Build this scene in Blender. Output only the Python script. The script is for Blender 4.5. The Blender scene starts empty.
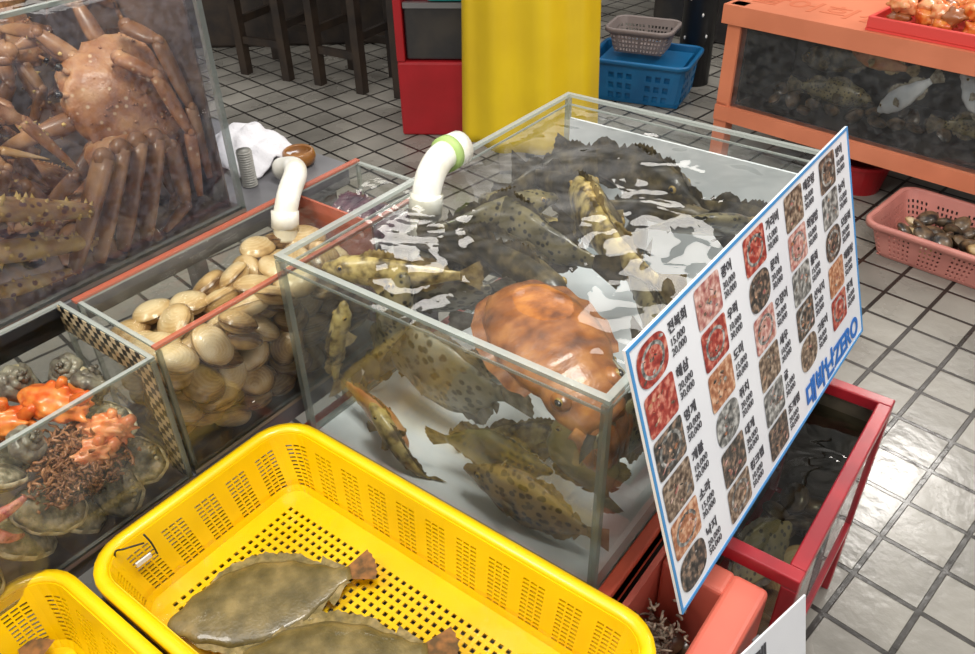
import bpy, bmesh, math, random
import numpy as np
from mathutils import Vector, Matrix, Euler, noise as mnoise
random.seed(7); np.random.seed(7)
SC=bpy.context.scene
COL=SC.collection

# ------------------------------------------------------------------ materials
def nt(name):
    m=bpy.data.materials.new(name); m.use_nodes=True
    n=m.node_tree; n.nodes.clear()
    out=n.nodes.new("ShaderNodeOutputMaterial")
    return m,n,out
def c4(c): return (c[0],c[1],c[2],1)
def M(name,base,rough=.45,metal=0,c2=None,scale=20,detail=3,lo=.35,hi=.65,bump=0,bscale=60,coat=0,spec=.5,spots=None,sscale=60,sthr=.3,sss=0,c3=None,stretch=None):
    m,n,out=nt(name); N=n.nodes; L=n.links
    p=N.new("ShaderNodeBsdfPrincipled"); L.new(p.outputs[0],out.inputs[0])
    p.inputs["Base Color"].default_value=c4(base); p.inputs["Roughness"].default_value=rough
    p.inputs["Metallic"].default_value=metal; p.inputs["Coat Weight"].default_value=coat
    p.inputs["Coat Roughness"].default_value=.08
    p.inputs["Specular IOR Level"].default_value=spec
    if sss:
        p.inputs["Subsurface Weight"].default_value=sss; p.inputs["Subsurface Scale"].default_value=.01
    tc=N.new("ShaderNodeTexCoord"); src=tc.outputs["Object"]
    if stretch:
        mp=N.new("ShaderNodeMapping"); mp.inputs["Scale"].default_value=stretch; L.new(src,mp.inputs[0]); src=mp.outputs[0]
    col=None
    if c2:
        no=N.new("ShaderNodeTexNoise"); no.inputs["Scale"].default_value=scale; no.inputs["Detail"].default_value=detail
        L.new(src,no.inputs["Vector"])
        cr=N.new("ShaderNodeValToRGB"); cr.color_ramp.elements[0].position=lo; cr.color_ramp.elements[1].position=hi
        cr.color_ramp.elements[0].color=c4(base); cr.color_ramp.elements[1].color=c4(c2)
        if c3:
            e=cr.color_ramp.elements.new((lo+hi)/2); e.color=c4(c3)
        L.new(no.outputs["Fac"],cr.inputs[0]); col=cr.outputs[0]
    if spots:
        vo=N.new("ShaderNodeTexVoronoi"); vo.inputs["Scale"].default_value=sscale; L.new(src,vo.inputs["Vector"])
        r2=N.new("ShaderNodeValToRGB"); r2.color_ramp.elements[0].position=sthr; r2.color_ramp.elements[1].position=sthr+.12
        r2.color_ramp.elements[0].color=(1,1,1,1); r2.color_ramp.elements[1].color=(0,0,0,1)
        L.new(vo.outputs["Distance"],r2.inputs[0])
        mx=N.new("ShaderNodeMix"); mx.data_type='RGBA'
        L.new(r2.outputs[0],mx.inputs[0])
        if col: L.new(col,mx.inputs[6])
        else: mx.inputs[6].default_value=c4(base)
        mx.inputs[7].default_value=c4(spots); col=mx.outputs[2]
    if col: L.new(col,p.inputs["Base Color"])
    if bump:
        nb=N.new("ShaderNodeTexNoise"); nb.inputs["Scale"].default_value=bscale; nb.inputs["Detail"].default_value=4
        L.new(src,nb.inputs["Vector"])
        b=N.new("ShaderNodeBump"); b.inputs["Strength"].default_value=bump; b.inputs["Distance"].default_value=.004
        L.new(nb.outputs["Fac"],b.inputs["Height"]); L.new(b.outputs[0],p.inputs["Normal"])
    return m
def GLASS(name,tint=(.95,.97,.96),ior=1.45,rough=.0,haze=0,hazecol=(.7,.75,.8),bump=0,bscale=8,hs=30):
    m,n,out=nt(name); N=n.nodes; L=n.links
    tr=N.new("ShaderNodeBsdfTransparent"); tr.inputs[0].default_value=c4(tint)
    gl=N.new("ShaderNodeBsdfGlossy"); gl.inputs["Roughness"].default_value=rough; gl.inputs[0].default_value=(1,1,1,1)
    fr=N.new("ShaderNodeFresnel"); fr.inputs[0].default_value=ior
    mx=N.new("ShaderNodeMixShader"); L.new(fr.outputs[0],mx.inputs[0]); L.new(tr.outputs[0],mx.inputs[1]); L.new(gl.outputs[0],mx.inputs[2])
    res=mx.outputs[0]
    if haze:
        df=N.new("ShaderNodeBsdfDiffuse"); df.inputs[0].default_value=c4(hazecol)
        tc=N.new("ShaderNodeTexCoord"); no=N.new("ShaderNodeTexNoise"); no.inputs["Scale"].default_value=hs; no.inputs["Detail"].default_value=6
        L.new(tc.outputs["Object"],no.inputs["Vector"])
        mr=N.new("ShaderNodeMapRange"); mr.inputs[1].default_value=.35; mr.inputs[2].default_value=.75; mr.inputs[3].default_value=haze*.3; mr.inputs[4].default_value=haze*1.5
        L.new(no.outputs["Fac"],mr.inputs[0])
        m2=N.new("ShaderNodeMixShader"); L.new(mr.outputs[0],m2.inputs[0]); L.new(res,m2.inputs[1]); L.new(df.outputs[0],m2.inputs[2]); res=m2.outputs[0]
    if bump:
        tc=N.new("ShaderNodeTexCoord"); no=N.new("ShaderNodeTexNoise"); no.inputs["Scale"].default_value=bscale; no.inputs["Detail"].default_value=1.5
        no.inputs["Distortion"].default_value=.8
        L.new(tc.outputs["Object"],no.inputs["Vector"])
        b=N.new("ShaderNodeBump"); b.inputs["Strength"].default_value=bump; b.inputs["Distance"].default_value=.02
        L.new(no.outputs["Fac"],b.inputs["Height"]); L.new(b.outputs[0],gl.inputs["Normal"]); L.new(b.outputs[0],fr.inputs["Normal"])
    L.new(res,out.inputs[0])
    return m

acryl=GLASS("clear_acrylic",(.96,.975,.97),1.45,.02,haze=.05)
acryl_foggy=GLASS("foggy_acrylic",(.94,.95,.97),1.45,.05,haze=.07,hazecol=(.5,.52,.65),hs=90)
water=GLASS("rippled_water",(.95,.97,.96),1.45,.0,bump=.15,bscale=10)
water2=GLASS("shallow_water",(.94,.94,.88),1.33,.0,bump=.3,bscale=14)
water_side=GLASS("water_body",(.93,.96,.94),1.02,.3,haze=.03,hazecol=(.6,.66,.62),hs=10)
def EDGE(name,col,f=.5):
    m,n,out=nt(name); N=n.nodes; L=n.links
    p=N.new("ShaderNodeBsdfPrincipled"); p.inputs["Base Color"].default_value=c4(col); p.inputs["Roughness"].default_value=.15
    tr=N.new("ShaderNodeBsdfTransparent"); tr.inputs[0].default_value=(.85,.9,.88,1)
    mx=N.new("ShaderNodeMixShader"); mx.inputs[0].default_value=f
    L.new(tr.outputs[0],mx.inputs[1]); L.new(p.outputs[0],mx.inputs[2]); L.new(mx.outputs[0],out.inputs[0]); return m
edge=EDGE("acrylic_edge",(.5,.53,.5),.5)
edge_red=EDGE("acrylic_edge_red",(.55,.14,.08),.6)
white_pl=M("white_plastic",(.75,.75,.73),.3,c2=(.62,.62,.6),scale=8)
brown_liner=M("brown_murky_liner",(.05,.04,.045),.4,c2=(.22,.16,.13),scale=9,detail=5)
tan_liner=M("tan_liner",(.13,.11,.08),.4,c2=(.25,.21,.16),scale=9,detail=5)
white_floor=M("white_tank_floor",(.93,.95,.97),.5,c2=(.74,.79,.82),scale=6,detail=4)
pvc=M("white_pvc",(.8,.8,.75),.25,c2=(.68,.66,.56),scale=25)
green_tape=M("green_tape",(.35,.5,.16),.5)
yellow=M("yellow_plastic",(.88,.57,.0),.32,c2=(.78,.48,.0),scale=7,coat=.2)
yellow_cloth=M("yellow_rubber_cloth",(.75,.53,.01),.42,c2=(.65,.44,.01),scale=3,bump=.15,bscale=20)
red_pl=M("red_painted_frame",(.4,.015,.025),.3,c2=(.28,.01,.02),scale=12,coat=.3)
red_box=M("red_plastic",(.42,.013,.02),.35,c2=(.33,.01,.014),scale=5)
red_orange=M("red_orange_frame",(.5,.08,.035),.4,c2=(.36,.05,.025),scale=9)
salmon=M("salmon_plastic",(.72,.17,.11),.35,c2=(.62,.14,.1),scale=6)
orange_paint=M("orange_painted_wood",(.72,.24,.13),.4,c2=(.6,.19,.1),scale=4)
orange_txt=M("orange_lettering",(.62,.17,.08),.45)
pink_pl=M("pink_plastic",(.62,.25,.21),.4,c2=(.52,.2,.17),scale=8)
grey_pink=M("grey_pink_plastic",(.24,.2,.19),.5)
blue_pl=M("blue_plastic",(.01,.16,.38),.35,c2=(.01,.12,.3),scale=6)
teal_pl=M("teal_plastic",(.02,.42,.42),.35)
black_pl=M("black_plastic",(.012,.012,.014),.4)
dark_glass=M("dark_tank_glass",(.02,.022,.028),.12,c2=(.05,.045,.04),scale=5,coat=.4)
dark_wood=M("dark_wood",(.02,.015,.013),.5,c2=(.045,.03,.02),scale=10)
steel=M("steel_frame",(.3,.3,.31),.35,metal=.8)
grey_hose=M("grey_hose",(.3,.3,.28),.35)
towel_m=M("white_towel",(.66,.66,.7),.9,bump=.6,bscale=150)
brown_pot=M("brown_glazed",(.2,.08,.02),.3,c2=(.34,.15,.035),scale=10)
dark_wall=M("dark_wall_paint",(.02,.018,.018),.6,c2=(.04,.034,.03),scale=1.5)
paper=M("sign_paper",(.78,.8,.84),.3,c2=(.71,.73,.78),scale=5)
blue_line=M("sign_blue",(.05,.25,.55),.4)
ink=M("black_ink",(.05,.05,.06),.5)
ink_blue=M("blue_ink",(.01,.14,.5),.4)
woodt=M("table_top",(.16,.16,.17),.3,c2=(.1,.1,.11),scale=9)
dark_top=M("shade_dark_table",(.03,.025,.02),.3,c2=(.07,.055,.04),scale=9)  # dark colour stands in for shade seen through the basket slots

# fish skins
f_dark=M("skin_dark_mottled",(.014,.012,.007),.35,c2=(.19,.145,.07),c3=(.06,.046,.022),scale=30,detail=5,lo=.36,hi=.7,coat=.2)
f_olive=M("skin_olive",(.06,.052,.026),.35,c2=(.26,.215,.1),scale=18,detail=5,coat=.2,spots=(.024,.019,.01),sscale=80,sthr=.27)
f_yel=M("skin_yellow_mottled",(.07,.047,.018),.35,c2=(.56,.44,.17),c3=(.32,.235,.08),scale=46,detail=5,lo=.36,hi=.58,coat=.2)
f_spot=M("skin_spotted_brown",(.36,.25,.11),.38,c2=(.2,.14,.065),scale=10,detail=4,coat=.2,spots=(.04,.025,.012),sscale=75,sthr=.36)
f_grey=M("skin_grey_filefish",(.15,.14,.09),.38,c2=(.36,.325,.24),scale=14,detail=5,coat=.2,spots=(.075,.062,.035),sscale=55,sthr=.32)
f_green=M("skin_green_brown",(.1,.095,.03),.35,c2=(.32,.27,.1),scale=18,detail=5,coat=.2)
f_red=M("skin_reddish",(.4,.13,.045),.35,c2=(.58,.3,.13),scale=26,detail=4,coat=.3)
f_silver=M("skin_silver",(.4,.43,.46),.25,c2=(.7,.72,.72),scale=8,coat=.4)
f_flat=M("skin_flounder",(.07,.055,.018),.36,c2=(.25,.19,.075),c3=(.14,.108,.04),scale=26,detail=8,lo=.3,hi=.7,coat=.4,bump=.3,bscale=220)
f_flfin=M("fin_flounder",(.16,.12,.045),.4,c2=(.32,.24,.1),scale=90,coat=.3)
f_fin=M("fin_membrane",(.16,.11,.045),.4,c2=(.38,.29,.13),scale=60,coat=.2)
f_findk=M("fin_dark",(.035,.027,.015),.4,c2=(.13,.1,.05),scale=60,coat=.2)
f_fingr=M("fin_grey",(.3,.27,.2),.4,c2=(.13,.1,.06),scale=60,coat=.2)
f_tail=M("tail_brown",(.28,.12,.035),.4,c2=(.1,.055,.02),scale=70)
eye_d=M("eye_black",(.008,.008,.01),.08,coat=.5)
eye_g=M("eye_gold",(.36,.24,.06),.2)
cut_m=M("skin_cuttlefish",(.11,.033,.007),.34,c2=(.5,.21,.05),c3=(.3,.1,.018),scale=30,detail=10,lo=.3,hi=.72,coat=.3,bump=.3,bscale=110,stretch=(1.15,.85,1))
cut_f=M("cuttlefish_fin",(.34,.14,.045),.4,c2=(.15,.045,.015),scale=50,coat=.2)

# shellfish
def CLAM():
    m,n,out=nt("clam_shell"); N=n.nodes; L=n.links
    p=N.new("ShaderNodeBsdfPrincipled"); L.new(p.outputs[0],out.inputs[0]); p.inputs["Roughness"].default_value=.28; p.inputs["Coat Weight"].default_value=.3
    at=N.new("ShaderNodeAttribute"); at.attribute_name="ring"
    mul=N.new("ShaderNodeMath"); mul.operation='MULTIPLY'; mul.inputs[1].default_value=52
    tc=N.new("ShaderNodeTexCoord"); no=N.new("ShaderNodeTexNoise"); no.inputs["Scale"].default_value=30; no.inputs["Detail"].default_value=4; L.new(tc.outputs["Object"],no.inputs["Vector"])
    ad=N.new("ShaderNodeMath"); ad.operation='MULTIPLY_ADD'; ad.inputs[1].default_value=5; L.new(no.outputs["Fac"],ad.inputs[0]); L.new(mul.outputs[0],ad.inputs[2]); L.new(at.outputs["Fac"],mul.inputs[0])
    si=N.new("ShaderNodeMath"); si.operation='SINE'; L.new(ad.outputs[0],si.inputs[0])
    ri=N.new("ShaderNodeAttribute"); ri.attribute_name="tone"
    a1=N.new("ShaderNodeMath"); a1.operation='MULTIPLY_ADD'; a1.inputs[1].default_value=.06; L.new(si.outputs[0],a1.inputs[0]); L.new(ri.outputs["Fac"],a1.inputs[2])
    a2=N.new("ShaderNodeMath"); a2.operation='MULTIPLY_ADD'; a2.inputs[1].default_value=-1.1; L.new(no.outputs["Fac"],a2.inputs[0]); L.new(a1.outputs[0],a2.inputs[2])
    a3=N.new("ShaderNodeMath"); a3.operation='ADD'; a3.inputs[1].default_value=.48; L.new(a2.outputs[0],a3.inputs[0])
    pw=N.new("ShaderNodeMath"); pw.operation='POWER'; pw.inputs[1].default_value=5; L.new(at.outputs["Fac"],pw.inputs[0])
    a4=N.new("ShaderNodeMath"); a4.operation='MULTIPLY_ADD'; a4.inputs[1].default_value=-.5; L.new(pw.outputs[0],a4.inputs[0]); L.new(a3.outputs[0],a4.inputs[2])
    cr=N.new("ShaderNodeValToRGB"); cr.color_ramp.elements[0].position=.12; cr.color_ramp.elements[0].color=(.13,.065,.025,1)
    cr.color_ramp.elements[1].position=.95; cr.color_ramp.elements[1].color=(.7,.58,.38,1); e=cr.color_ramp.elements.new(.5); e.color=(.5,.34,.16,1)
    L.new(a4.outputs[0],cr.inputs[0]); L.new(cr.outputs[0],p.inputs["Base Color"])
    b=N.new("ShaderNodeBump"); b.inputs["Strength"].default_value=.15; b.inputs["Distance"].default_value=.001; L.new(si.outputs[0],b.inputs["Height"]); L.new(b.outputs[0],p.inputs["Normal"])
    return m
clam_m=CLAM()
clam_dark=M("dark_mussel_shell",(.02,.017,.017),.3,c2=(.2,.13,.07),scale=30,coat=.3)
crab_m=M("crab_shell_orange",(.24,.09,.035),.42,c2=(.48,.26,.13),c3=(.36,.155,.065),scale=26,detail=6,coat=.12,bump=.5,bscale=120,spots=(.55,.38,.24),sscale=60,sthr=.12)
crab_leg=M("crab_leg_brown",(.13,.055,.026),.38,c2=(.46,.26,.13),c3=(.25,.115,.05),scale=13,detail=5,coat=.2)
crab_king=M("king_crab_leg",(.6,.43,.16),.38,c2=(.32,.17,.07),scale=26,detail=5,coat=.2,spots=(.14,.06,.06),sscale=60,sthr=.2)
crab_spike=M("crab_spike",(.6,.42,.14),.35)
crab_pale=M("crab_pale_leg",(.6,.48,.3),.35,c2=(.5,.28,.1),scale=20,coat=.3)
squirt=M("sea_squirt_orange",(.62,.09,.012),.35,c2=(.78,.28,.06),scale=45,detail=3,coat=.3)
squirt2=M("sea_squirt_pinkorange",(.72,.2,.07),.35,c2=(.8,.4,.18),scale=60,detail=4,coat=.3)
weed=M("brown_weed",(.16,.055,.02),.45,c2=(.42,.2,.09),scale=60,coat=.2)
ab_shell=M("abalone_shell",(.05,.045,.028),.4,c2=(.46,.41,.3),c3=(.17,.16,.1),scale=45,detail=7,bump=1,bscale=90,coat=.2)
ab_rim=M("abalone_rim",(.66,.6,.42),.4,c2=(.25,.2,.11),scale=80)
ab_flesh=M("abalone_flesh",(.34,.25,.12),.4,c2=(.1,.08,.045),scale=40,coat=.4)
turb=M("turban_shell",(.07,.06,.055),.35,c2=(.28,.27,.22),scale=30,detail=6,bump=.6,bscale=90,coat=.3)
star_m=M("starfish_pink",(.5,.08,.07),.45,c2=(.75,.33,.27),scale=60,bump=.6,bscale=200)
cuke=M("sea_cucumber_purple",(.05,.02,.05),.3,c2=(.14,.06,.1),scale=30,coat=.5)

# ------------------------------------------------------------------ mesh builder
def rotz(a): return Matrix.Rotation(a,4,'Z')
def frame(d,u=(0,0,1)):
    x=Vector(d).normalized(); z=Vector(u); z=(z-x*z.dot(x)).normalized(); y=z.cross(x)
    return Matrix(((x.x,y.x,z.x,0),(x.y,y.y,z.y,0),(x.z,y.z,z.z,0),(0,0,0,1)))
class B:
    def __init__(s): s.v=[];s.f=[];s.m=[];s.sm=[];s.attr={}
    def add(s,vs,fs,mi=0,smooth=True,T=None,**attr):
        o=len(s.v)
        if T is not None: vs=[tuple(T@Vector(p)) for p in vs]
        s.v+= [tuple(p) for p in vs]
        for f in fs: s.f.append(tuple(i+o for i in f)); s.m.append(mi); s.sm.append(smooth)
        for k,a in attr.items(): s.attr.setdefault(k,{})[o]=a
    def box(s,a,b,mi=0,T=None,bev=0):
        x0,y0,z0=a;x1,y1,z1=b
        if bev>0:
            bm=bmesh.new(); bmesh.ops.create_cube(bm,size=1)
            for v in bm.verts: v.co=Vector((x0+(v.co.x+.5)*(x1-x0),y0+(v.co.y+.5)*(y1-y0),z0+(v.co.z+.5)*(z1-z0)))
            bmesh.ops.bevel(bm,geom=bm.edges[:],offset=bev,segments=3,affect='EDGES',profile=.5)
            bm.verts.index_update()
            s.add([v.co[:] for v in bm.verts],[[v.index for v in f.verts] for f in bm.faces],mi,False,T); bm.free(); return
        vs=[(x0,y0,z0),(x1,y0,z0),(x1,y1,z0),(x0,y1,z0),(x0,y0,z1),(x1,y0,z1),(x1,y1,z1),(x0,y1,z1)]
        s.add(vs,[(0,3,2,1),(4,5,6,7),(0,1,5,4),(1,2,6,5),(2,3,7,6),(3,0,4,7)],mi,False,T)
    def rings(s,rings,mi=0,T=None,cap=True,closed=True,smooth=True,**attr):
        n=len(rings[0]); vs=[p for r in rings for p in r]; fs=[]
        for i in range(len(rings)-1):
            for j in range(n if closed else n-1):
                k=(j+1)%n
                fs.append((i*n+j,i*n+k,(i+1)*n+k,(i+1)*n+j))
        if cap and closed:
            fs.append(tuple(range(n))[::-1]); fs.append(tuple((len(rings)-1)*n+j for j in range(n)))
        s.add(vs,fs,mi,smooth,T,**attr)
    def tube(s,pts,rad,n=10,mi=0,T=None,flat=1.0,up=(0,0,1)):
        pts=[Vector(p) for p in pts]
        if not hasattr(rad,'__len__'): rad=[rad]*len(pts)
        rr=[]
        side=None
        for i,p in enumerate(pts):
            d=(pts[min(i+1,len(pts)-1)]-pts[max(i-1,0)]).normalized()
            if side is None:
                u=Vector(up)
                if abs(u.dot(d))>.95: u=Vector((1,0,0))
                side=d.cross(u).normalized()
            side=(side-d*side.dot(d)).normalized(); w=d.cross(side)
            rr.append([tuple(p+side*math.cos(2*math.pi*j/n)*rad[i]+w*math.sin(2*math.pi*j/n)*rad[i]*flat) for j in range(n)])
        s.rings(rr,mi,T)
    def ell(s,c,r,mi=0,T=None,nu=14,nv=9,fn=None):
        rr=[]
        for i in range(nv+1):
            th=math.pi*i/nv*.998+.003; ring=[]
            for j in range(nu):
                ph=2*math.pi*j/nu; d=Vector((math.sin(th)*math.cos(ph),math.sin(th)*math.sin(ph),math.cos(th)))
                k=fn(d) if fn else 1
                ring.append((c[0]+d.x*r[0]*k,c[1]+d.y*r[1]*k,c[2]+d.z*r[2]*k))
            rr.append(ring)
        s.rings(rr,mi,T)
    def cone(s,p,d,r,h,mi=0,n=5,T=None):
        p=Vector(p); F=frame(d,(0.3,.2,.9) if abs(Vector(d).normalized().z)<.9 else (1,0,0))
        vs=[tuple(p+ (F@Vector((0,math.cos(2*math.pi*j/n)*r,math.sin(2*math.pi*j/n)*r)))) for j in range(n)]+[tuple(p+(F@Vector((h,0,0))))]
        s.add(vs,[(j,(j+1)%n,n) for j in range(n)],mi,True,T)
    def done(s,name,mats,parent=None,T=None,recalc=True,solid=0,clamp=None):
        if clamp:
            X=T if T is not None else Matrix.Identity(4); Xi=X.inverted(); nv=[]
            for p in s.v:
                q=X@Vector(p); q=Vector((min(max(q.x,clamp[0]),clamp[1]),min(max(q.y,clamp[2]),clamp[3]),min(max(q.z,clamp[4]),clamp[5]))); nv.append(tuple(Xi@q))
            s.v=nv
        me=bpy.data.meshes.new(name); me.from_pydata(s.v,[],s.f)
        for m in mats: me.materials.append(m)
        me.polygons.foreach_set("material_index",s.m); me.polygons.foreach_set("use_smooth",s.sm)
        for k,dct in s.attr.items():
            a=me.attributes.new(k,'FLOAT','POINT'); arr=np.zeros(len(s.v),dtype=np.float32)
            for o,vals in dct.items(): arr[o:o+len(vals)]=vals
            a.data.foreach_set("value",arr)
        if recalc:
            bm=bmesh.new(); bm.from_mesh(me); bmesh.ops.recalc_face_normals(bm,faces=bm.faces); bm.to_mesh(me); bm.free()
        me.update()
        ob=bpy.data.objects.new(name,me); COL.objects.link(ob)
        if T is not None: ob.matrix_world=T
        if parent: ob.parent=parent
        if solid:
            md=ob.modifiers.new("thick",'SOLIDIFY'); md.thickness=solid; md.offset=0
        return ob
def empty(name,T=None):
    e=bpy.data.objects.new(name,None); e.empty_display_size=.1; COL.objects.link(e)
    if T is not None: e.matrix_world=T
    return e
def txt(s,size,mat,T,parent,name="lettering",bold=0,align='LEFT',sp=1.0):
    c=bpy.data.curves.new(name,'FONT'); c.body=s; c.size=size; c.materials.append(mat); c.offset=bold; c.align_x=align; c.space_line=sp; c.extrude=.0003
    o=bpy.data.objects.new(name,c); COL.objects.link(o); o.parent=parent; o.matrix_local=T; return o

# ------------------------------------------------------------------ camera
yaw,pitch,roll=0.65697,0.62653,-0.02542
fh=Vector((-math.sin(yaw),math.cos(yaw),0)); r_=Vector((math.cos(yaw),math.sin(yaw),0)); zz=Vector((0,0,1))
f_=fh*math.cos(pitch)-zz*math.sin(pitch); u_=fh*math.sin(pitch)+zz*math.cos(pitch)
r2=r_*math.cos(roll)+u_*math.sin(roll); u2=-r_*math.sin(roll)+u_*math.cos(roll); b_=-f_
cam=bpy.data.cameras.new("camera"); cam.sensor_width=36; cam.lens=823.12/975*36; cam.clip_start=.02
co=bpy.data.objects.new("camera",cam); COL.objects.link(co)
co.matrix_world=Matrix(((r2.x,u2.x,b_.x,.94065),(r2.y,u2.y,b_.y,-.67745),(r2.z,u2.z,b_.z,1.60448),(0,0,0,1)))
SC.camera=co

# ------------------------------------------------------------------ room
BGA=math.radians(-8)
def floor_mat():
    m,n,out=nt("wet_floor_tiles"); N=n.nodes; L=n.links
    p=N.new("ShaderNodeBsdfPrincipled"); L.new(p.outputs[0],out.inputs[0])
    tc=N.new("ShaderNodeTexCoord"); mp=N.new("ShaderNodeMapping"); mp.inputs["Rotation"].default_value=(0,0,-BGA); L.new(tc.outputs["Object"],mp.inputs[0])
    br=N.new("ShaderNodeTexBrick"); br.offset=0; br.inputs["Scale"].default_value=1; br.inputs["Brick Width"].default_value=.15; br.inputs["Row Height"].default_value=.15
    br.inputs["Mortar Size"].default_value=.0075; br.inputs["Mortar Smooth"].default_value=.3; br.inputs["Bias"].default_value=0
    br.inputs["Color1"].default_value=(.33,.315,.28,1); br.inputs["Color2"].default_value=(.245,.235,.21,1); br.inputs["Mortar"].default_value=(.028,.025,.022,1)
    L.new(mp.outputs[0],br.inputs["Vector"])
    no=N.new("ShaderNodeTexNoise"); no.inputs["Scale"].default_value=3; no.inputs["Detail"].default_value=8; L.new(tc.outputs["Object"],no.inputs["Vector"])
    mr=N.new("ShaderNodeMapRange"); mr.inputs[1].default_value=.3; mr.inputs[2].default_value=.7; mr.inputs[3].default_value=.65; mr.inputs[4].default_value=1.15; L.new(no.outputs["Fac"],mr.inputs[0])
    vm=N.new("ShaderNodeVectorMath"); vm.operation='SCALE'; L.new(br.outputs["Color"],vm.inputs[0]); L.new(mr.outputs[0],vm.inputs["Scale"]); L.new(vm.outputs[0],p.inputs["Base Color"])
    r=N.new("ShaderNodeMapRange"); r.inputs[1].default_value=.35; r.inputs[2].default_value=.65; r.inputs[3].default_value=.18; r.inputs[4].default_value=.42; L.new(no.outputs["Fac"],r.inputs[0]); L.new(r.outputs[0],p.inputs["Roughness"])
    n2=N.new("ShaderNodeTexNoise"); n2.inputs["Scale"].default_value=24; n2.inputs["Detail"].default_value=4; L.new(tc.outputs["Object"],n2.inputs["Vector"])
    mm=N.new("ShaderNodeMath"); mm.operation='MULTIPLY'; mm.inputs[1].default_value=.45; L.new(n2.outputs["Fac"],mm.inputs[0])
    sb=N.new("ShaderNodeMath"); sb.operation='SUBTRACT'; L.new(mm.outputs[0],sb.inputs[0]); L.new(br.outputs["Fac"],sb.inputs[1])
    b=N.new("ShaderNodeBump"); b.inputs["Strength"].default_value=.7; b.inputs["Distance"].default_value=.006; L.new(sb.outputs[0],b.inputs["Height"]); L.new(b.outputs[0],p.inputs["Normal"])
    return m
b=B(); b.box((-7,-4,-.1),(5,8,0)); b.done("floor",[floor_mat()])
b=B(); b.box((-7,6.5,0),(5,6.6,3)); b.done("wall_back",[dark_wall])
b=B(); b.box((-7.1,-4,0),(-7,6.6,3)); b.done("wall_left",[dark_wall])

# ------------------------------------------------------------------ tanks
def quad(bd,p,mi=0): bd.add(p,[(0,1,2,3)],mi,False)
def tank(name,x0,x1,y0,y1,z0,z1,t=.01,wmat=None,rim=None,floor=None,wz=None,wat=None,skip=(),amp=.0016,body=False):
    e=empty(name)
    wmat=wmat or acryl; rim=rim or edge
    b=B()
    sides={'y0':[(x0,y0,z0),(x1,y0,z0),(x1,y0,z1),(x0,y0,z1)],'y1':[(x0,y1,z0),(x1,y1,z0),(x1,y1,z1),(x0,y1,z1)],
           'x0':[(x0,y0,z0),(x0,y1,z0),(x0,y1,z1),(x0,y0,z1)],'x1':[(x1,y0,z0),(x1,y1,z0),(x1,y1,z1),(x1,y0,z1)]}
    for k,q in sides.items():
        if k not in skip: quad(b,q)
    b.done("walls",[wmat],e,recalc=False)
    b=B()
    for (xa,ya) in ((x0,y0),(x1-t,y0),(x0,y1-t),(x1-t,y1-t)): b.box((xa,ya,z0),(xa+t,ya+t,z1-t))
    b.box((x0,y0,z1-t*.6),(x1,y0+t,z1)); b.box((x0,y1-t,z1-t*.6),(x1,y1,z1)); b.box((x0,y0+t,z1-t*.6),(x0+t,y1-t,z1)); b.box((x1-t,y0+t,z1-t*.6),(x1,y1-t,z1))
    b.box((x0,y0,z0),(x1,y0+t,z0+t*.6)); b.box((x0,y0+t,z0),(x0+t,y1,z0+t*.6)); b.box((x1-t,y0+t,z0),(x1,y1,z0+t*.6))
    b.done("polished_edges",[rim],e)
    b=B(); b.box((x0,y0,z0-.008),(x1,y1,z0)); b.done("bottom",[floor or white_floor],e)
    if wz:
        b=B(); nx,ny=(90,120) if body else (44,60); vs=[];fs=[]
        for j in range(ny+1):
            for i in range(nx+1):
                x=x0+t*.5+(x1-x0-t)*i/nx; y=y0+t*.5+(y1-y0-t)*j/ny
                z=amp*mnoise.noise(Vector((x*11,y*11,1)))
                if body:
                    z+=amp*.35*mnoise.noise(Vector((x*30,y*30,4)))
                    d=math.hypot(x-.045,y-.33); z+=.0010*math.cos(d*170)*math.exp(-d*9)
                vs.append((x,y,wz+z))
        for j in range(ny):
            for i in range(nx):
                a=j*(nx+1)+i; fs.append((a,a+1,a+nx+2,a+nx+1))
        b.add(vs,fs,0,True); b.done("water_surface",[wat or water],e,recalc=False)
    if body:
        b=B(); q=.004; quad(b,[(x0+q,y0+q,z0),(x1-q,y0+q,z0),(x1-q,y0+q,wz),(x0+q,y0+q,wz)]); quad(b,[(x1-q,y0+q,z0),(x1-q,y1-q,z0),(x1-q,y1-q,wz),(x1-q,y0+q,wz)])
        b.done("water_body_faces",[water_side],e,recalc=False)
        b=B(); q=.0045; s=.0022
        b.box((x0+q,y0+q,wz-s),(x1-q,y0+q+s,wz+s)); b.box((x0+q,y0+q,wz-s),(x0+q+s,y1-q,wz+s)); b.box((x1-q-s,y0+q,wz-s),(x1-q,y1-q,wz+s)); b.box((x0+q,y1-q-s,wz-s),(x1-q,y1-q,wz+s))
        b.done("meniscus_highlight",[edge],e)  # pale strip standing in for the highlight along the waterline
    return e
W,LY=.6,.858
mt=tank("fish_tank",0,W,0,LY,.574,.95,.011,wz=.925,amp=.0023,body=True)
b=B(); b.box((.02,LY-.02,.575),(W-.02,LY-.014,.90)); b.done("refracted_floor_panel",[white_floor],mt)  # added panel imitating the white floor as water would refract it
b=B()
x0,x1,y0,y1=-.022,.622,-.022,.88
b.box((x0,y0,.535),(x1,-.001,.578),0,bev=.004); b.box((x0,.859,.535),(x1,y1,.578),0,bev=.004); b.box((x0,-.001,.535),(-.001,.859,.578),0,bev=.004); b.box((.601,-.001,.535),(x1,.859,.578),0,bev=.004)
b.box((x0,y0,.530),(x1,y1,.5655),0)
for xa in (0,.53):
    for ya in (.02,.82): b.box((xa,ya,0),(xa+.05,ya+.05,.535),1)
b.box((0,.03,.2),(.58,.86,.22),1)
b.done("tank_stand",[red_orange,black_pl])

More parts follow.
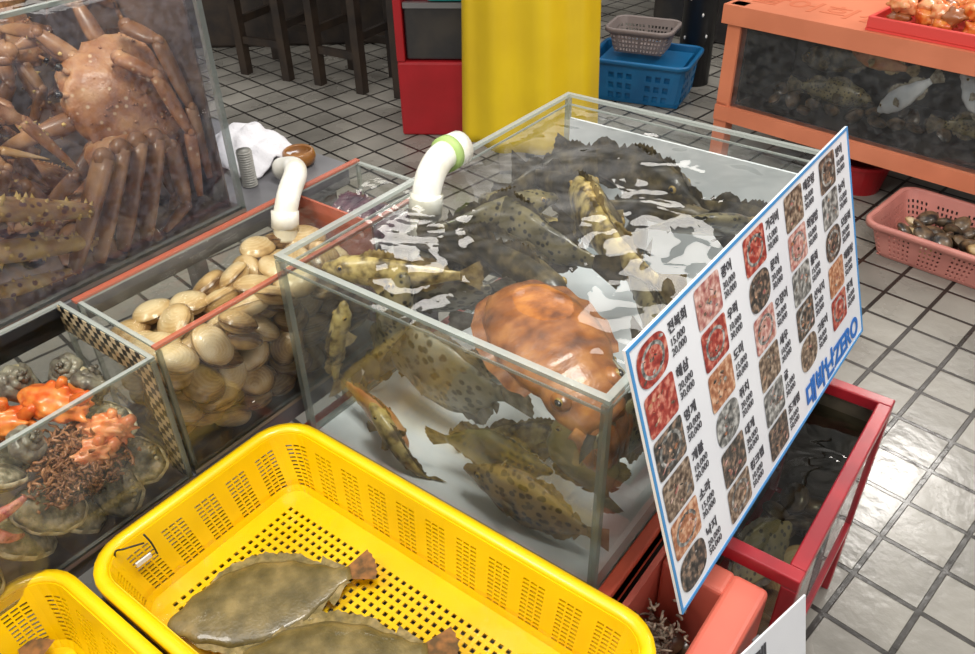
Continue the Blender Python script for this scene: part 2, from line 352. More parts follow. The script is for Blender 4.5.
# clam tank
ct=tank("clam_tank",-.235,-.023,-.215,.42,.64,.89,.007,rim=edge,wz=.868,wat=water2,floor=tan_liner)
b=B(); b.box((-.24,-.218,.889),(-.228,.42,.894)); b.box((-.03,-.218,.889),(-.021,.42,.894)); b.box((-.232,.24,.66),(-.027,.245,.889)); b.done("red_trim",[edge_red],ct)
ft=tank("shellfish_tank",-.265,-.015,-.66,-.225,.64,.885,.007,floor=brown_liner,wz=.86,wat=water2)
def checker():
    m,n,out=nt("checker_tape"); N=n.nodes; L=n.links
    tc=N.new("ShaderNodeTexCoord"); ch=N.new("ShaderNodeTexChecker"); ch.inputs["Scale"].default_value=80; ch.inputs[1].default_value=(.012,.012,.012,1); ch.inputs[2].default_value=(.5,.4,.24,1)
    mp=N.new("ShaderNodeMapping"); mp.inputs["Location"].default_value=(.001,.0053,.001); L.new(tc.outputs["Object"],mp.inputs[0]); L.new(mp.outputs[0],ch.inputs[0])
    p=N.new("ShaderNodeBsdfPrincipled"); p.inputs["Roughness"].default_value=.3; L.new(ch.outputs[0],p.inputs["Base Color"]); L.new(p.outputs[0],out.inputs[0]); return m
b=B(); b.box((-.262,-.2345,.834),(-.018,-.2335,.884)); b.box((-.056,-.2345,.645),(-.018,-.2335,.834)); b.done("checker_tape",[checker()],ft)
# crab tank
kt=tank("crab_tank",-.9,-.27,-.62,.155,.885,1.31,.01,wmat=acryl_foggy,wz=1.295,wat=water2,floor=brown_liner)
b=B(); b.box((-.889,-.61,.886),(-.884,.145,1.28)); b.box((-.885,.140,.886),(-.30,.144,1.28)); b.done("added_dark_panels",[brown_liner],kt)  # dark sheets added to darken the view through the tank
b=B(); b.box((-.92,-.66,.83),(-.265,.42,.875),0)
for xa in (-.9,-.33):
    for ya in (-.62,.36): b.box((xa,ya,0),(xa+.04,ya+.04,.83),1)
b.done("crab_tank_stand",[woodt,steel])
b=B(); b.box((-.262,-.68,.60),(-.024,.43,.631),0)
for xa in (-.25,-.08):
    for ya in (-.66,.38): b.box((xa,ya,0),(xa+.04,ya+.04,.6),1)
b.done("shellfish_tank_stand",[woodt,steel])

# ------------------------------------------------------------------ animals: fish generator
PROF={ # t, half height, half width (fractions of length)
 'rock':[(0,.012,.012),(.05,.06,.05),(.15,.115,.085),(.3,.15,.09),(.45,.145,.075),(.65,.1,.045),(.8,.055,.022),(.86,.04,.014)],
 'long':[(0,.012,.014),(.05,.045,.045),(.15,.085,.075),(.3,.105,.075),(.5,.095,.06),(.7,.065,.035),(.82,.04,.018),(.88,.03,.012)],
 'file':[(0,.02,.015),(.06,.055,.03),(.15,.12,.05),(.3,.22,.07),(.45,.25,.065),(.6,.21,.05),(.72,.13,.032),(.82,.055,.018),(.86,.045,.012)],
 'flat':[(0,.02,.012),(.05,.07,.022),(.14,.15,.032),(.3,.225,.04),(.45,.24,.038),(.6,.2,.03),(.74,.12,.02),(.84,.05,.013),(.89,.04,.009)],
}
def interp(P,t,k):
    for a,b in zip(P,P[1:]):
        if t<=b[0]:
            s=(t-a[0])/(b[0]-a[0]); s=s*s*(3-2*s) if a[0]>0 else math.sqrt(s); return a[k]*(1-s)+b[k]*s
    return P[-1][k]
INT=(.010,.590,.010,.834,.578,.945)
def fish(name,kind,L,pos,d,up=(0,0,1),mats=None,bend=.05,phase=0,fin=.06,clamp=None):
    P=PROF[kind]; te=P[-1][0]; bd=B(); n=30; nr=18
    def cen(t): return L*(.5-t), L*bend*math.sin(phase+t*3.2)*(.2+t)
    rr=[]
    for i in range(n+1):
        t=te*(i/n)**1.25; h=interp(P,t,1)*L; w=interp(P,t,2)*L; cx,cy=cen(t)
        ring=[]
        for j in range(nr):
            a=2*math.pi*j/nr; ca,sa=math.cos(a),math.sin(a)
            ring.append((cx,cy+w*math.copysign(abs(ca)**.85,ca),h*math.copysign(abs(sa)**1.0,sa)))
        rr.append(ring)
    bd.rings(rr,0)
    def finsheet(ta,tb,sgn,hh,mi=1,nn=24,spiky=.25):
        a=[];c=[]
        for i in range(nn+1):
            s=i/nn; t=ta+(tb-ta)*s; cx,cy=cen(t); h=interp(P,t,1)*L*.93
            e=hh*L*(math.sin(math.pi*min(1,s*1.15+.05))**.5 if s<.85 else .6*(1-s)/.15+.15)
            e*=1-spiky*(i%2)
            a.append((cx,cy,sgn*h)); c.append((cx-L*.02,cy+(.006*L*math.sin(i*1.3)),sgn*(h+max(e,0.002))))
        vs=a+c; bd.add(vs,[(i,i+1,nn+2+i,nn+1+i) for i in range(nn)],mi,True)
    if kind=='flat':
        finsheet(.07,.86,1,fin+.02,nn=44,spiky=.12); finsheet(.17,.86,-1,fin+.02,nn=40,spiky=.12)
    elif kind=='file':
        finsheet(.5,.8,1,fin+.03,nn=24,spiky=.1); finsheet(.5,.8,-1,fin+.03,nn=24,spiky=.1)
        cx,cy=cen(.27); bd.cone((cx,cy,L*.19),(-.5,0,1),L*.012,L*.13,1)
    else:
        finsheet(.24,.56,1,fin+.01,nn=22,spiky=.22); finsheet(.57,.8,1,fin+.01,nn=16,spiky=.08); finsheet(.56,.76,-1,fin,nn=14,spiky=.08)
    cx,cy=cen(te); h=P[-1][1]*L; tw=.11*L if kind!='flat' else .1*L; ln=(1-te)*L*1.25; vs=[];nn=10
    for i in range(nn+1):
        s=i/nn*2-1; vs.append((cx+.01*L,cy,s*h))
    for i in range(nn+1):
        s=i/nn*2-1; c2=cen(.99)[1]; vs.append((cx-ln*(1-.18*s*s)*(1-.06*(i%2)),cy+(c2-cy)*1.3,s*tw))
    bd.add(vs,[(i,i+1,nn+2+i,nn+1+i) for i in range(nn)],3,True)
    sides=(1,-1) if kind!='flat' else (1,)
    for sg in sides:
        t=.29; cx,cy=cen(t); w=interp(P,t,2)*L; vs=[(cx,cy+sg*w*.9,-.02*L)]; k=7
        for i in range(k+1):
            a=-.9+1.5*i/k; r=.14*L*(1-.08*(i%2)) if kind!='flat' else .09*L
            vs.append((cx-r*math.cos(a),cy+sg*(w+.035*L),-.02*L+r*math.sin(a)*.8))
        bd.add(vs,[(0,i+1,i+2) for i in range(k)],1,True)
    if kind=='flat':
        for (t,zz_) in ((.085,.03),(.12,-.025)):
            cx,cy=cen(t); w=interp(P,t,2)*L
            bd.ell((cx,cy+w*.95,zz_*L),(.018*L,.014*L,.016*L),0); bd.ell((cx,cy+w*.95+.009*L,zz_*L),(.011*L,.007*L,.009*L),2); bd.ell((cx,cy+w*.95+.014*L,zz_*L),(.007*L,.004*L,.005*L),4)
    else:
        t=.13; 
        for sg in (1,-1):
            cx,cy=cen(t); w=interp(P,t,2)*L; h=interp(P,t,1)*L
            bd.ell((cx,cy+sg*w*.82,h*.42),(.024*L,.014*L,.024*L),2); bd.ell((cx,cy+sg*(w*.82+.008*L),h*.45),(.014*L,.009*L,.014*L),4)
        cx,cy=cen(0); bd.ell((cx-.008*L,cy,-.004*L),(.018*L,.022*L,.012*L),0)
    T=Matrix.Translation(pos)@frame(d,up)
    mats=mats or [f_dark,f_findk]
    return bd.done(name,[mats[0],mats[1],eye_g,mats[2] if len(mats)>2 else mats[1],eye_d],T=T,clamp=clamp)

DK=[f_dark,f_findk]; OL=[f_olive,f_findk]; YE=[f_yel,f_fin]; SP=[f_spot,f_fin]; GR=[f_grey,f_fingr]; GN=[f_green,f_fin]; RD=[f_red,f_fin]
def tf(*a,**k): return fish(*a,clamp=INT,**k)
# surface group
tf("rockfish",'long',.26,(.130,.145,.892),(-.85,-.5,0.02),mats=YE,bend=.04)
tf("rockfish",'long',.42,(.345,.48,.880),(-.75,.62,.05),mats=YE,bend=.10,phase=.5)
tf("rockfish",'rock',.36,(.22,.73,.86),(.95,-.15,0),mats=DK,bend=.06)
tf("rockfish",'rock',.32,(.36,.72,.85),(-.8,.5,.05),mats=DK,bend=.05)
tf("filefish",'file',.25,(.455,.585,.875),(.75,.6,0),(0.2,-.75,.6),mats=OL,bend=.03)
tf("rockfish",'rock',.38,(.19,.55,.86),(.9,-.4,0),mats=DK,bend=.09)
tf("rockfish",'rock',.34,(.22,.42,.86),(-.9,.25,.05),mats=OL,bend=.08,phase=1)
tf("rockfish",'rock',.30,(.14,.31,.85),(.85,.3,0),mats=DK,bend=.07)
tf("rockfish",'long',.32,(.24,.30,.875),(.9,-.35,0),mats=DK,bend=.08,phase=2)
tf("filefish",'file',.26,(.16,.21,.83),(-.85,-.3,-.25),(.1,-.5,.8),mats=GR,bend=.03)
tf("rockfish",'rock',.32,(.10,.66,.85),(.3,.9,0),mats=DK,bend=.06)
tf("rockfish",'long',.30,(.46,.36,.83),(.7,-.6,-.1),mats=OL,bend=.07)
tf("rockfish",'rock',.30,(.10,.47,.80),(.8,.5,0),mats=YE,bend=.07)
tf("rockfish",'rock',.30,(.30,.62,.80),(.4,-.9,0),mats=DK,bend=.07)
tf("filefish",'file',.24,(.07,.30,.80),(.2,.9,0),(-.6,.1,.7),mats=OL,bend=.03)
tf("rockfish",'rock',.28,(.05,.22,.80),(.5,-.8,0),mats=OL,bend=.07)
tf("rockfish",'rock',.28,(.48,.74,.82),(.9,-.2,0),mats=DK,bend=.07)
tf("rockfish",'long',.26,(.36,.60,.87),(.9,.1,0),mats=DK,bend=.08,phase=1)
tf("rockfish",'long',.28,(.12,.40,.885),(.5,.8,0),mats=OL,bend=.08,phase=2)
# seen through the front pane
tf("filefish",'file',.36,(.215,.15,.715),(-.95,.1,-.2),(.05,-.15,1),mats=GR,bend=.02)
tf("rockfish",'long',.19,(.20,.045,.615),(-.75,.0,.6),mats=YE,bend=.1)
tf("filefish",'file',.23,(.355,.075,.665),(.95,.1,.12),(0,-.2,1),mats=GN,bend=.02)
tf("filefish",'file',.26,(.462,.05,.640),(-.97,-.05,.05),(0,-.1,1),mats=SP,bend=.02)
tf("filefish",'file',.22,(.525,.09,.73),(-.3,-.2,.9),(-.8,-.2,-.3),mats=GN,bend=.02)
tf("filefish",'file',.26,(.55,.26,.70),(.1,.9,-.2),(0,0,1),mats=SP,bend=.02)
tf("filefish",'file',.22,(.57,.12,.80),(.1,.9,-.3),(0,0,1),mats=OL,bend=.02)
tf("red_rockfish",'rock',.20,(.095,.07,.625),(.85,-.1,-.25),mats=RD,bend=.05)
tf("rockfish",'long',.20,(.04,.07,.74),(.15,.1,.95),(0,-1,0),mats=YE,bend=.06)
tf("rockfish",'rock',.22,(.12,.11,.80),(.3,.2,.95),(-1,0,0.2),mats=OL,bend=.06)
tf("rockfish",'rock',.22,(.06,.15,.68),(.5,.2,.75),(-1,0,0.2),mats=DK,bend=.06)
tf("filefish",'file',.28,(.20,.40,.68),(.8,.5,.1),mats=GR,bend=.03)
tf("filefish",'file',.26,(.36,.30,.74),(.9,-.2,.1),mats=GR,bend=.03)
tf("rockfish",'rock',.26,(.42,.6,.66),(-.6,.6,.1),mats=OL,bend=.05)
tf("rockfish",'long',.26,(.15,.28,.61),(.8,.5,.0),mats=OL,bend=.08)
tf("rockfish",'rock',.24,(.36,.18,.61),(.8,.5,.0),mats=YE,bend=.08)

# cuttlefish
def cuttle(T):
    bd=B(); rr=[]
    st=[(-.14,.012,.008),(-.13,.038,.016),(-.10,.062,.024),(-.05,.076,.030),(0,.080,.031),(.04,.074,.029),(.058,.065,.027),(.066,.059,.026),(.085,.060,.028),(.105,.055,.027),(.122,.045,.024),(.138,.032,.020)]
    k=36
    def sp(x): return 0,-max(0,x-.05)*.35-.35*min(0,x+.03)**2*2
    fine=[]
    for a,b2 in zip(st,st[1:]):
        for s in (0,.25,.5,.75): fine.append(tuple(a[i]*(1-s)+b2[i]*s for i in range(3)))
    fine.append(st[-1])
    for x,w,h in fine:
        oy,oz=sp(x); ring=[]
        for j in range(k):
            a=2*math.pi*j/k; d=1+.035*mnoise.noise(Vector((x*22,math.cos(a)*2,math.sin(a)*2)))
            ring.append((x,oy+w*math.cos(a)*d,oz+h*math.sin(a)*d*(1.1 if math.sin(a)>0 else .7)))
        rr.append(ring)
    bd.rings(rr,0)
    for sg in (1,-1): # fin frill
        a=[];c=[];n=46
        for i in range(n+1):
            s=i/n; x=-.14+s*.195; w=0
            for p,q in zip(st,st[1:]):
                if p[0]<=x<=q[0]: w=p[1]+(q[1]-p[1])*(x-p[0])/(q[0]-p[0])
            e=.018*(.6+.4*math.sin(math.pi*s)); oz=sp(x)[1]; a.append((x,sg*w*.94,oz)); c.append((x-.012*(1-s),sg*(w+e),oz+.004*math.sin(i*.6)-.008))
        bd.add(a+c,[(i,i+1,n+2+i,n+1+i) for i in range(n)],1,True)
    for sg in (1,-1):
        bd.ell((.092,sg*.040,.002),(.018,.015,.012),0); bd.ell((.096,sg*.047,.007),(.008,.006,.007),2); bd.ell((.098,sg*.0495,.0105),(.0065,.0045,.0035),3)
    for i in range(8): # arms, bunched
        s=(i-3.5)/3.5; y=s*.036; low=(i%2); pts=[];ra=[]
        for q in range(9):
            u=q/8; pts.append((.118+(.062-.01*abs(s))*u*(1-.45*u),y*(1-.25*u)+.003*math.sin(u*6+i),-.034-(.016 if low else .0)-.060*u**1.5)); ra.append(.0175*(1-u*.6))
        bd.tube(pts,ra,10,0)
    return bd.done("cuttlefish",[cut_m,cut_f,eye_g,eye_d],T=T,clamp=INT)
cuttle(Matrix.Translation((.440,.122,.889))@frame((.9,-.42,-.16),(.1,-.22,1)))

# basket flounders
FL=[f_flat,f_flfin,f_tail]
fish("flounder",'flat',.30,(.215,-.275,.572),(-.55,-.83,-.02),(.83,-.55,0.0),mats=FL,bend=.03)
fish("flounder",'flat',.32,(.375,-.300,.578),(-.7,-.7,0.03),(.7,-.7,0.08),mats=FL,bend=.03,phase=.6)
fish("flounder",'flat',.26,(.10,-.62,.572),(.7,-.7,0.0),(.7,.7,0.0),mats=FL,bend=.03,phase=.6)

# ------------------------------------------------------------------ clams
def clam_mesh(a=.040,bb=.033,h=.0175,nr=9,nt_=24):
    vs=[];rg=[];fs=[]
    um=(a*.10,bb*.70)
    for side in (1,-1):
        o=len(vs)
        for i in range(nr+1):
            s=i/nr
            for j in range(nt_):
                t=2*math.pi*j/nt_
                bx=a*math.cos(t)*(1+.05*math.cos(t))*(1-.12*max(0,math.sin(t))); by=bb*math.sin(t)
                x=um[0]+(bx-um[0])*s; y=um[1]+(by-um[1])*s
                rho=math.hypot(x/(a*(1+.05*(x/a))*(1-.12*max(0,y/bb))),y/bb)
                q=max(0,1-rho*rho)
                yc=(y-um[1])/bb
                z=h*(q**.55)*(1+.18*math.exp(-(yc*yc*5)))
                if i==nr: z=.0004
                vs.append((x,y,side*z)); rg.append(s)
        for i in range(nr):
            for j in range(nt_):
                k=(j+1)%nt_; f=(o+i*nt_+j,o+i*nt_+k,o+(i+1)*nt_+k,o+(i+1)*nt_+j)
                fs.append(f if side<0 else f[::-1])
    return vs,fs,rg
CV,CF,CR=clam_mesh()
def pile(name,box,top,n,mats,size=(.8,1.15),par=None,mind=.042,seed=1,clamp=None,tilt=.5):
    rnd=random.Random(seed); bd=B(); pts=[]
    tries=0
    while len(pts)<n and tries<60000:
        tries+=1
        x=rnd.uniform(box[0],box[1]); y=rnd.uniform(box[2],box[3]); zt=top(x,y); z=rnd.uniform(box[4],zt)
        if all((x-p[0])**2+(y-p[1])**2+((z-p[2])*1.25)**2>mind**2 for p in pts): pts.append((x,y,z))
    for p in pts:
        e=(rnd.gauss(0,tilt),rnd.gauss(0,tilt),rnd.uniform(0,6.28)); s=rnd.uniform(*size)
        T=Matrix.Translation(p)@Euler(e).to_matrix().to_4x4()@Matrix.Scale(s,4)
        tone=rnd.uniform(.5,1.0)
        bd.add(CV,CF,rnd.randrange(len(mats)),True,T,ring=CR,tone=[tone]*len(CV))
    return bd.done(name,mats,recalc=False,clamp=clamp)
pile("surf_clams",(-.205,-.055,-.183,.21,.662,.8),lambda x,y:.822+.022*min(1,max(0,(y+.2)/.3)),320,[clam_m],size=(.9,1.1),mind=.045,seed=3,clamp=(-.230,-.028,-.210,.238,.643,.9))
for i in range(7):
    bd=B(); x=-.2+.025*i; pts=[(x,.27+.02*(i%2),.80+.01*(i%3)),(x+.01,.31,.835),(x+.0,.35,.84),(x+.01,.40,.82)]
    ps=[];ra=[]
    for q in range(13):
        u=q/12*3; k=min(2,int(u)); f=u-k; ps.append(Vector(pts[k]).lerp(Vector(pts[k+1]),f)); ra.append(.017*math.sin(math.pi*(q+.6)/13.2)**.5)
    bd.tube(ps,ra,10,0)
    for q in range(22):
        p=ps[random.randrange(2,11)]; d=Vector((random.gauss(0,1),random.gauss(0,.3),abs(random.gauss(0,1)))).normalized(); bd.cone(p+d*.014,d,.004,.007,0)
    bd.done("sea_cucumber",[cuke])

# ------------------------------------------------------------------ abalone / squirts etc
SH_IN=(-.258,-.020,-.65,-.236,.646,.9)
def abalone(T,flesh=False,s=1):
    bd=B(); nu=30; rr=[]
    prof=[(1,0,1),(1.03,.004,1),(1.0,.010,1),(.96,.014,0),(.85,.024,0),(.65,.034,0),(.42,.041,0),(.2,.045,0),(.02,.046,0)]
    for k,(r,z,mi) in enumerate(prof):
        ring=[]
        for j in range(nu):
            a=2*math.pi*j/nu; rad=1+.06*math.cos(a)+.03*math.sin(2*a)
            d=1+.03*math.sin(a*9+r*5)*(1 if k>1 else .6)
            off=.02*(1-r)
            ring.append((.058*r*rad*d*math.cos(a)-off,.042*r*rad*d*math.sin(a)+off*.4,z*.6+.0015*math.sin(r*20)))
        rr.append(ring)
    bd.rings(rr[:4],1,cap=False); bd.rings(rr[3:],0,cap=True)
    bd.ell((0,0,-.002),(.05,.036,.012),2)
    for i in range(6):
        a=.6+i*.28; bd.ell((.045*math.cos(a),.034*math.sin(a),.016),(.004,.004,.006),1,nu=8,nv=5)
    return bd.done("abalone",[ab_shell,ab_rim,ab_flesh],T=T@Matrix.Scale(s,4),clamp=SH_IN)
def squirt_obj(name,T,mat,r=(.05,.03,.028),n=46,seed=1,kn=.25):
    rnd=random.Random(seed); K=[]
    for i in range(n):
        v=Vector((rnd.gauss(0,1),rnd.gauss(0,1),rnd.gauss(0,1))).normalized(); K.append((v,rnd.uniform(.5,1)*kn))
    def fn(d):
        k=1+.12*mnoise.noise(d*2+Vector((seed,0,0)))
        for v,a in K:
            c=d.dot(v)
            if c>.9: k+=a*math.exp(-(1-c)*90)
        return k
    bd=B(); bd.ell((0,0,0),r,0,nu=56,nv=36,fn=fn)
    bd.tube([(r[0]*.7,0,r[2]*.5),(r[0]*1.0,.003,r[2]*.9),(r[0]*1.15,.004,r[2]*1.2)],[.011,.009,.007],8,0)
    bd.tube([(r[0]*.2,.01,r[2]*.8),(r[0]*.25,.012,r[2]*1.3),(r[0]*.3,.014,r[2]*1.55)],[.010,.008,.006],8,0)
    return bd.done(name,[mat],T=T,clamp=SH_IN)
def turban(T,s=1):
    bd=B(); pts=[];ra=[];n=70
    for i in range(n):
        u=i/(n-1); a=u*2*math.pi*3.1; r=.004+.024*u**1.3; pts.append((r*math.cos(a),r*math.sin(a),.045*(1-u)**1.1)); ra.append(.003+.017*u**1.2+ (.002*math.sin(a*6)))
    bd.tube(pts,ra,12,0)
    bd.ell(pts[-1],(.015,.012,.015),1)
    return bd.done("turban_shell",[turb,ab_rim],T=T@Matrix.Scale(s,4),clamp=SH_IN)
def rot(rx,ry,rz): return Euler((rx,ry,rz)).to_matrix().to_4x4()
TR=Matrix.Translation
squirt_obj("sea_squirt",TR((-.15,-.33,.805))@rot(0,.1,.4),squirt,(.055,.028,.026),seed=1)
squirt_obj("sea_squirt",TR((-.19,-.40,.79))@rot(.2,.1,.9),squirt,(.05,.028,.026),seed=2)
squirt_obj("sea_squirt",TR((-.080,-.300,.765))@rot(0,.1,.7),squirt2,(.036,.018,.018),n=70,seed=3,kn=.4)
squirt_obj("sea_squirt",TR((-.060,-.335,.752))@rot(.4,.3,1.4),squirt2,(.028,.016,.016),n=60,seed=4,kn=.4)
squirt_obj("sea_squirt",TR((-.13,-.50,.80))@rot(.4,.3,.4),squirt,(.045,.026,.024),seed=5)
def weeds(name,c,r,n,mat,seed,clamp=None):
    rnd=random.Random(seed); bd=B()
    for i in range(n):
        p=Vector((c[0]+rnd.gauss(0,r),c[1]+rnd.gauss(0,r*1.3),c[2]+rnd.gauss(0,r*.5))); d=Vector((rnd.gauss(0,1),rnd.gauss(0,1),rnd.gauss(0,.5))).normalized(); pts=[]
        for q in range(6): pts.append(p.copy()); p=p+d*.0045; d=(d+Vector((rnd.gauss(0,.6),rnd.gauss(0,.6),rnd.gauss(0,.6)))).normalized()
        bd.tube(pts,[.002,.0026,.0026,.0022,.0018,.001],5,0)
    return bd.done(name,[mat],clamp=clamp)
weeds("seaweed_clump",(-.06,-.365,.735),.019,620,weed,3,SH_IN)
weeds("seaweed_clump",(-.10,-.355,.755),.02,300,weed,4,SH_IN)
abalone(TR((-.062,-.285,.70))@rot(.75,.45,.5),s=.85)
abalone(TR((-.060,-.325,.675))@rot(.6,.75,-.1),s=.9)
abalone(TR((-.065,-.425,.71))@rot(.5,.6,1.1),s=.9)
abalone(TR((-.060,-.475,.69))@rot(.4,.7,1.9),s=.95)
abalone(TR((-.065,-.395,.67))@rot(.3,.8,1.5),s=.9)
abalone(TR((-.065,-.56,.70))@rot(.3,.7,.6),s=1.)
abalone(TR((-.13,-.285,.735))@rot(.5,.2,.4),s=.9)
abalone(TR((-.18,-.42,.74))@rot(.3,.2,1.8),s=1)
abalone(TR((-.115,-.45,.76))@rot(.3,.5,2.6),s=.9)
abalone(TR((-.2,-.3,.76))@rot(.2,.1,.9),s=.95)
turban(TR((-.20,-.275,.805))@rot(.5,.4,0),.75)
turban(TR((-.15,-.275,.80))@rot(-.5,.6,1),.7)
turban(TR((-.22,-.35,.82))@rot(.9,.1,2),.8)
turban(TR((-.16,-.46,.80))@rot(.4,.9,1),.8)
turban(TR((-.12,-.40,.79))@rot(.9,.4,2),.75)
def starfish(T):
    bd=B()
    for i in range(7):
        a=i*2*math.pi/7; pts=[];ra=[]
        for q in range(8):
            u=q/7; pts.append((math.cos(a+.3*u)*.07*u,math.sin(a+.3*u)*.07*u,.012*(1-u))); ra.append(.014*(1-u*.7))
        bd.tube(pts,ra,9,0)
        for q in range(14):
            u=random.random()*.9; bd.cone((math.cos(a+.3*u)*.07*u,math.sin(a+.3*u)*.07*u,.016*(1-u)+.006),(random.gauss(0,.5),random.gauss(0,.5),1),.003,.007,0)
    bd.ell((0,0,.008),(.02,.02,.014),0)
    return bd.done("starfish",[star_m],T=T,clamp=SH_IN)
starfish(TR((-.060,-.505,.765))@rot(.9,.7,.3))

# ------------------------------------------------------------------ crabs
KIN=(-.88,-.276,-.608,.136,.890,1.29)
def leg(bd,pts,r0,mi,n=12,spikes=0,smi=1,flat=.7,seed=0,fall=.16,tip=.12):
    rnd=random.Random(seed)
    P=[Vector(p) for p in pts]
    for k in range(len(P)-1):
        a,b2=P[k],P[k+1]; ra=r0*(1-fall*k); rb=r0*(1-fall*(k+1))*.95
        last=k==len(P)-2
        if last: rb=r0*tip
        q=[];r=[]
        for i in range(9):
            u=i/8; q.append(a.lerp(b2,u)); base=(ra*(1-u)+rb*u)
            r.append(base*(.72+.33*math.sin(math.pi*min(1,u*1.02+.06))**.4 if not last else .75+.3*math.sin(math.pi*min(1,u*.9+.1))**.5))
        bd.tube(q,r,n,mi,flat=flat)
        bd.ell(a,(ra*.72,ra*.72,ra*.72),mi,nu=8,nv=6)
        for i in range(spikes):
            u=rnd.random(); d=Vector((rnd.gauss(0,1),rnd.gauss(0,1),rnd.gauss(0,1))); ax=(b2-a).normalized(); d=(d-ax*d.dot(ax)).normalized(); rr=(ra*(1-u)+rb*u)
            bd.cone(a.lerp(b2,u)+d*rr*.8,d,rr*.24,rr*.55,smi)
def carapace(bd,r,mi,spikes,smi,seed):
    rnd=random.Random(seed)
    def fn(d):
        return 1+.09*mnoise.noise(d*4)+.04*math.cos(3*math.atan2(d.y,d.x))+.05*mnoise.noise(d*10)
    bd.ell((0,0,0),(r,r*.97,r*.36),mi,nu=52,nv=30,fn=fn)
    for i in range(spikes):
        a=rnd.uniform(0,6.28); q=rnd.random()**.5; d=Vector((math.cos(a)*q,math.sin(a)*q,math.sqrt(max(.02,1-q*q))))
        bd.ell((d.x*r*.99,d.y*r*.95,d.z*r*.365),(r*.022,)*3,smi,nu=6,nv=4)
    for sg in (1,-1):
        bd.tube([(r*.88,sg*r*.15,r*.1),(r*1.05,sg*r*.18,r*.16)],[r*.04,r*.04],8,mi); bd.ell((r*1.08,sg*r*.19,r*.17),(r*.06,)*3,2,nu=8,nv=6)
def crab(T,r,seed,tuck=1.0,lr=.017):
    bd=B(); carapace(bd,r,0,90,0,seed)
    for sg in (1,-1):
        for i in range(4):
            a=.5+i*.5; c=Vector((math.cos(a)*r*.85,sg*math.sin(a)*r*.85,-.01)); d=Vector((math.cos(a),sg*math.sin(a),0))
            leg(bd,[c,c+d*.075*tuck+Vector((0,0,.0)),c+d*.12*tuck+Vector((0,0,-.075)),c+d*.10*tuck+Vector((0,0,-.15))],lr,3,flat=.6,seed=i+seed)
        c=Vector((r*.85,sg*r*.45,-.01)); leg(bd,[c,c+Vector((.05,sg*.03,-.02)),c+Vector((.09,-sg*.0,-.03))],lr*1.1,3,spikes=6,seed=9)
        e=c+Vector((.09,0,-.03)); leg(bd,[e,e+Vector((.05,-sg*.02,-.01))],lr*1.3,3,seed=3); leg(bd,[e+Vector((.0,-sg*.012,0)),e+Vector((.045,-sg*.035,.0))],lr*.8,3,seed=3)
    return bd.done("snow_crab",[crab_m,crab_spike,eye_d,crab_leg],T=T,clamp=KIN)
crab(TR((-.425,.085,1.085))@frame((-.25,-.75,.35),(.78,-.30,.55)),.122,5)
bd=B()
for i,(ya,yb,za,zb) in enumerate([(-.06,-.175,1.055,.90),(-.028,-.130,1.06,.897),(.004,-.085,1.06,.897),(.036,-.040,1.055,.897)]):
    leg(bd,[(-.35,ya+.02,za-.03),(-.315,ya,za),(-.300,yb,zb)],.025,0,flat=.5,seed=i,fall=.03,tip=.7)
for i,(p) in enumerate([[(-.40,.06,1.17),(-.35,.09,1.14),(-.315,.105,1.04),(-.30,.085,.93)],[(-.42,.10,1.21),(-.36,.115,1.19),(-.325,.125,1.08),(-.31,.12,.95)],[(-.4,.02,1.0),(-.34,.08,1.02),(-.31,.06,.92),(-.30,.0,.895)]]):
    leg(bd,p,.0195,0 if i else 1,flat=.6,seed=20+i,tip=.4)
bd.ell((-.40,.02,1.02),(.06,.07,.035),1)
bd.done("snow_crab",[crab_leg,crab_m],clamp=KIN)
bd=B()
leg(bd,[(-.42,-.45,1.06),(-.33,-.36,1.075),(-.302,-.255,1.050),(-.300,-.110,.985)],.028,0,spikes=34,smi=1,flat=.9,seed=1,fall=.08,tip=.5)
leg(bd,[(-.42,-.45,1.0),(-.33,-.38,1.005),(-.302,-.275,.985),(-.300,-.125,.935)],.026,0,spikes=34,smi=1,flat=.9,seed=2,fall=.08,tip=.5)
leg(bd,[(-.42,-.42,.96),(-.34,-.36,.94),(-.31,-.28,.915),(-.30,-.16,.90)],.022,0,spikes=24,smi=1,flat=.9,seed=3,tip=.3)
leg(bd,[(-.44,-.34,1.15),(-.38,-.27,1.16),(-.33,-.20,1.115),(-.30,-.15,1.09)],.012,2,spikes=4,smi=1,flat=.9,seed=4)
leg(bd,[(-.46,-.34,1.20),(-.38,-.24,1.22),(-.32,-.16,1.15),(-.30,-.115,1.06)],.018,3,spikes=16,smi=1,flat=.9,seed=7,tip=.3)
def fn(d): return 1+.06*mnoise.noise(d*5)
bd.ell((-.50,-.46,1.04),(.12,.11,.07),3,nu=32,nv=18,fn=fn)
for i in range(60):
    d=Vector((random.gauss(0,1),random.gauss(0,1),random.gauss(0,1))).normalized(); bd.cone((-.50+d.x*.118,-.46+d.y*.108,1.04+d.z*.068),d,.006,.014,1)
bd.done("king_crab",[crab_king,crab_spike,crab_pale,crab_m],clamp=KIN)
crab(TR((-.66,-.22,1.06))@rot(.3,.7,.3),.10,8)
crab(TR((-.60,-.08,.95))@rot(.2,.3,2.5),.09,11,.8)
crab(TR((-.68,.0,1.2))@rot(.2,.9,.9),.09,14,.8)
crab(TR((-.52,-.20,1.14))@rot(.2,.8,1.2),.085,21,.8)
crab(TR((-.46,-.06,.93))@rot(.1,.2,4.5),.08,17,.8)

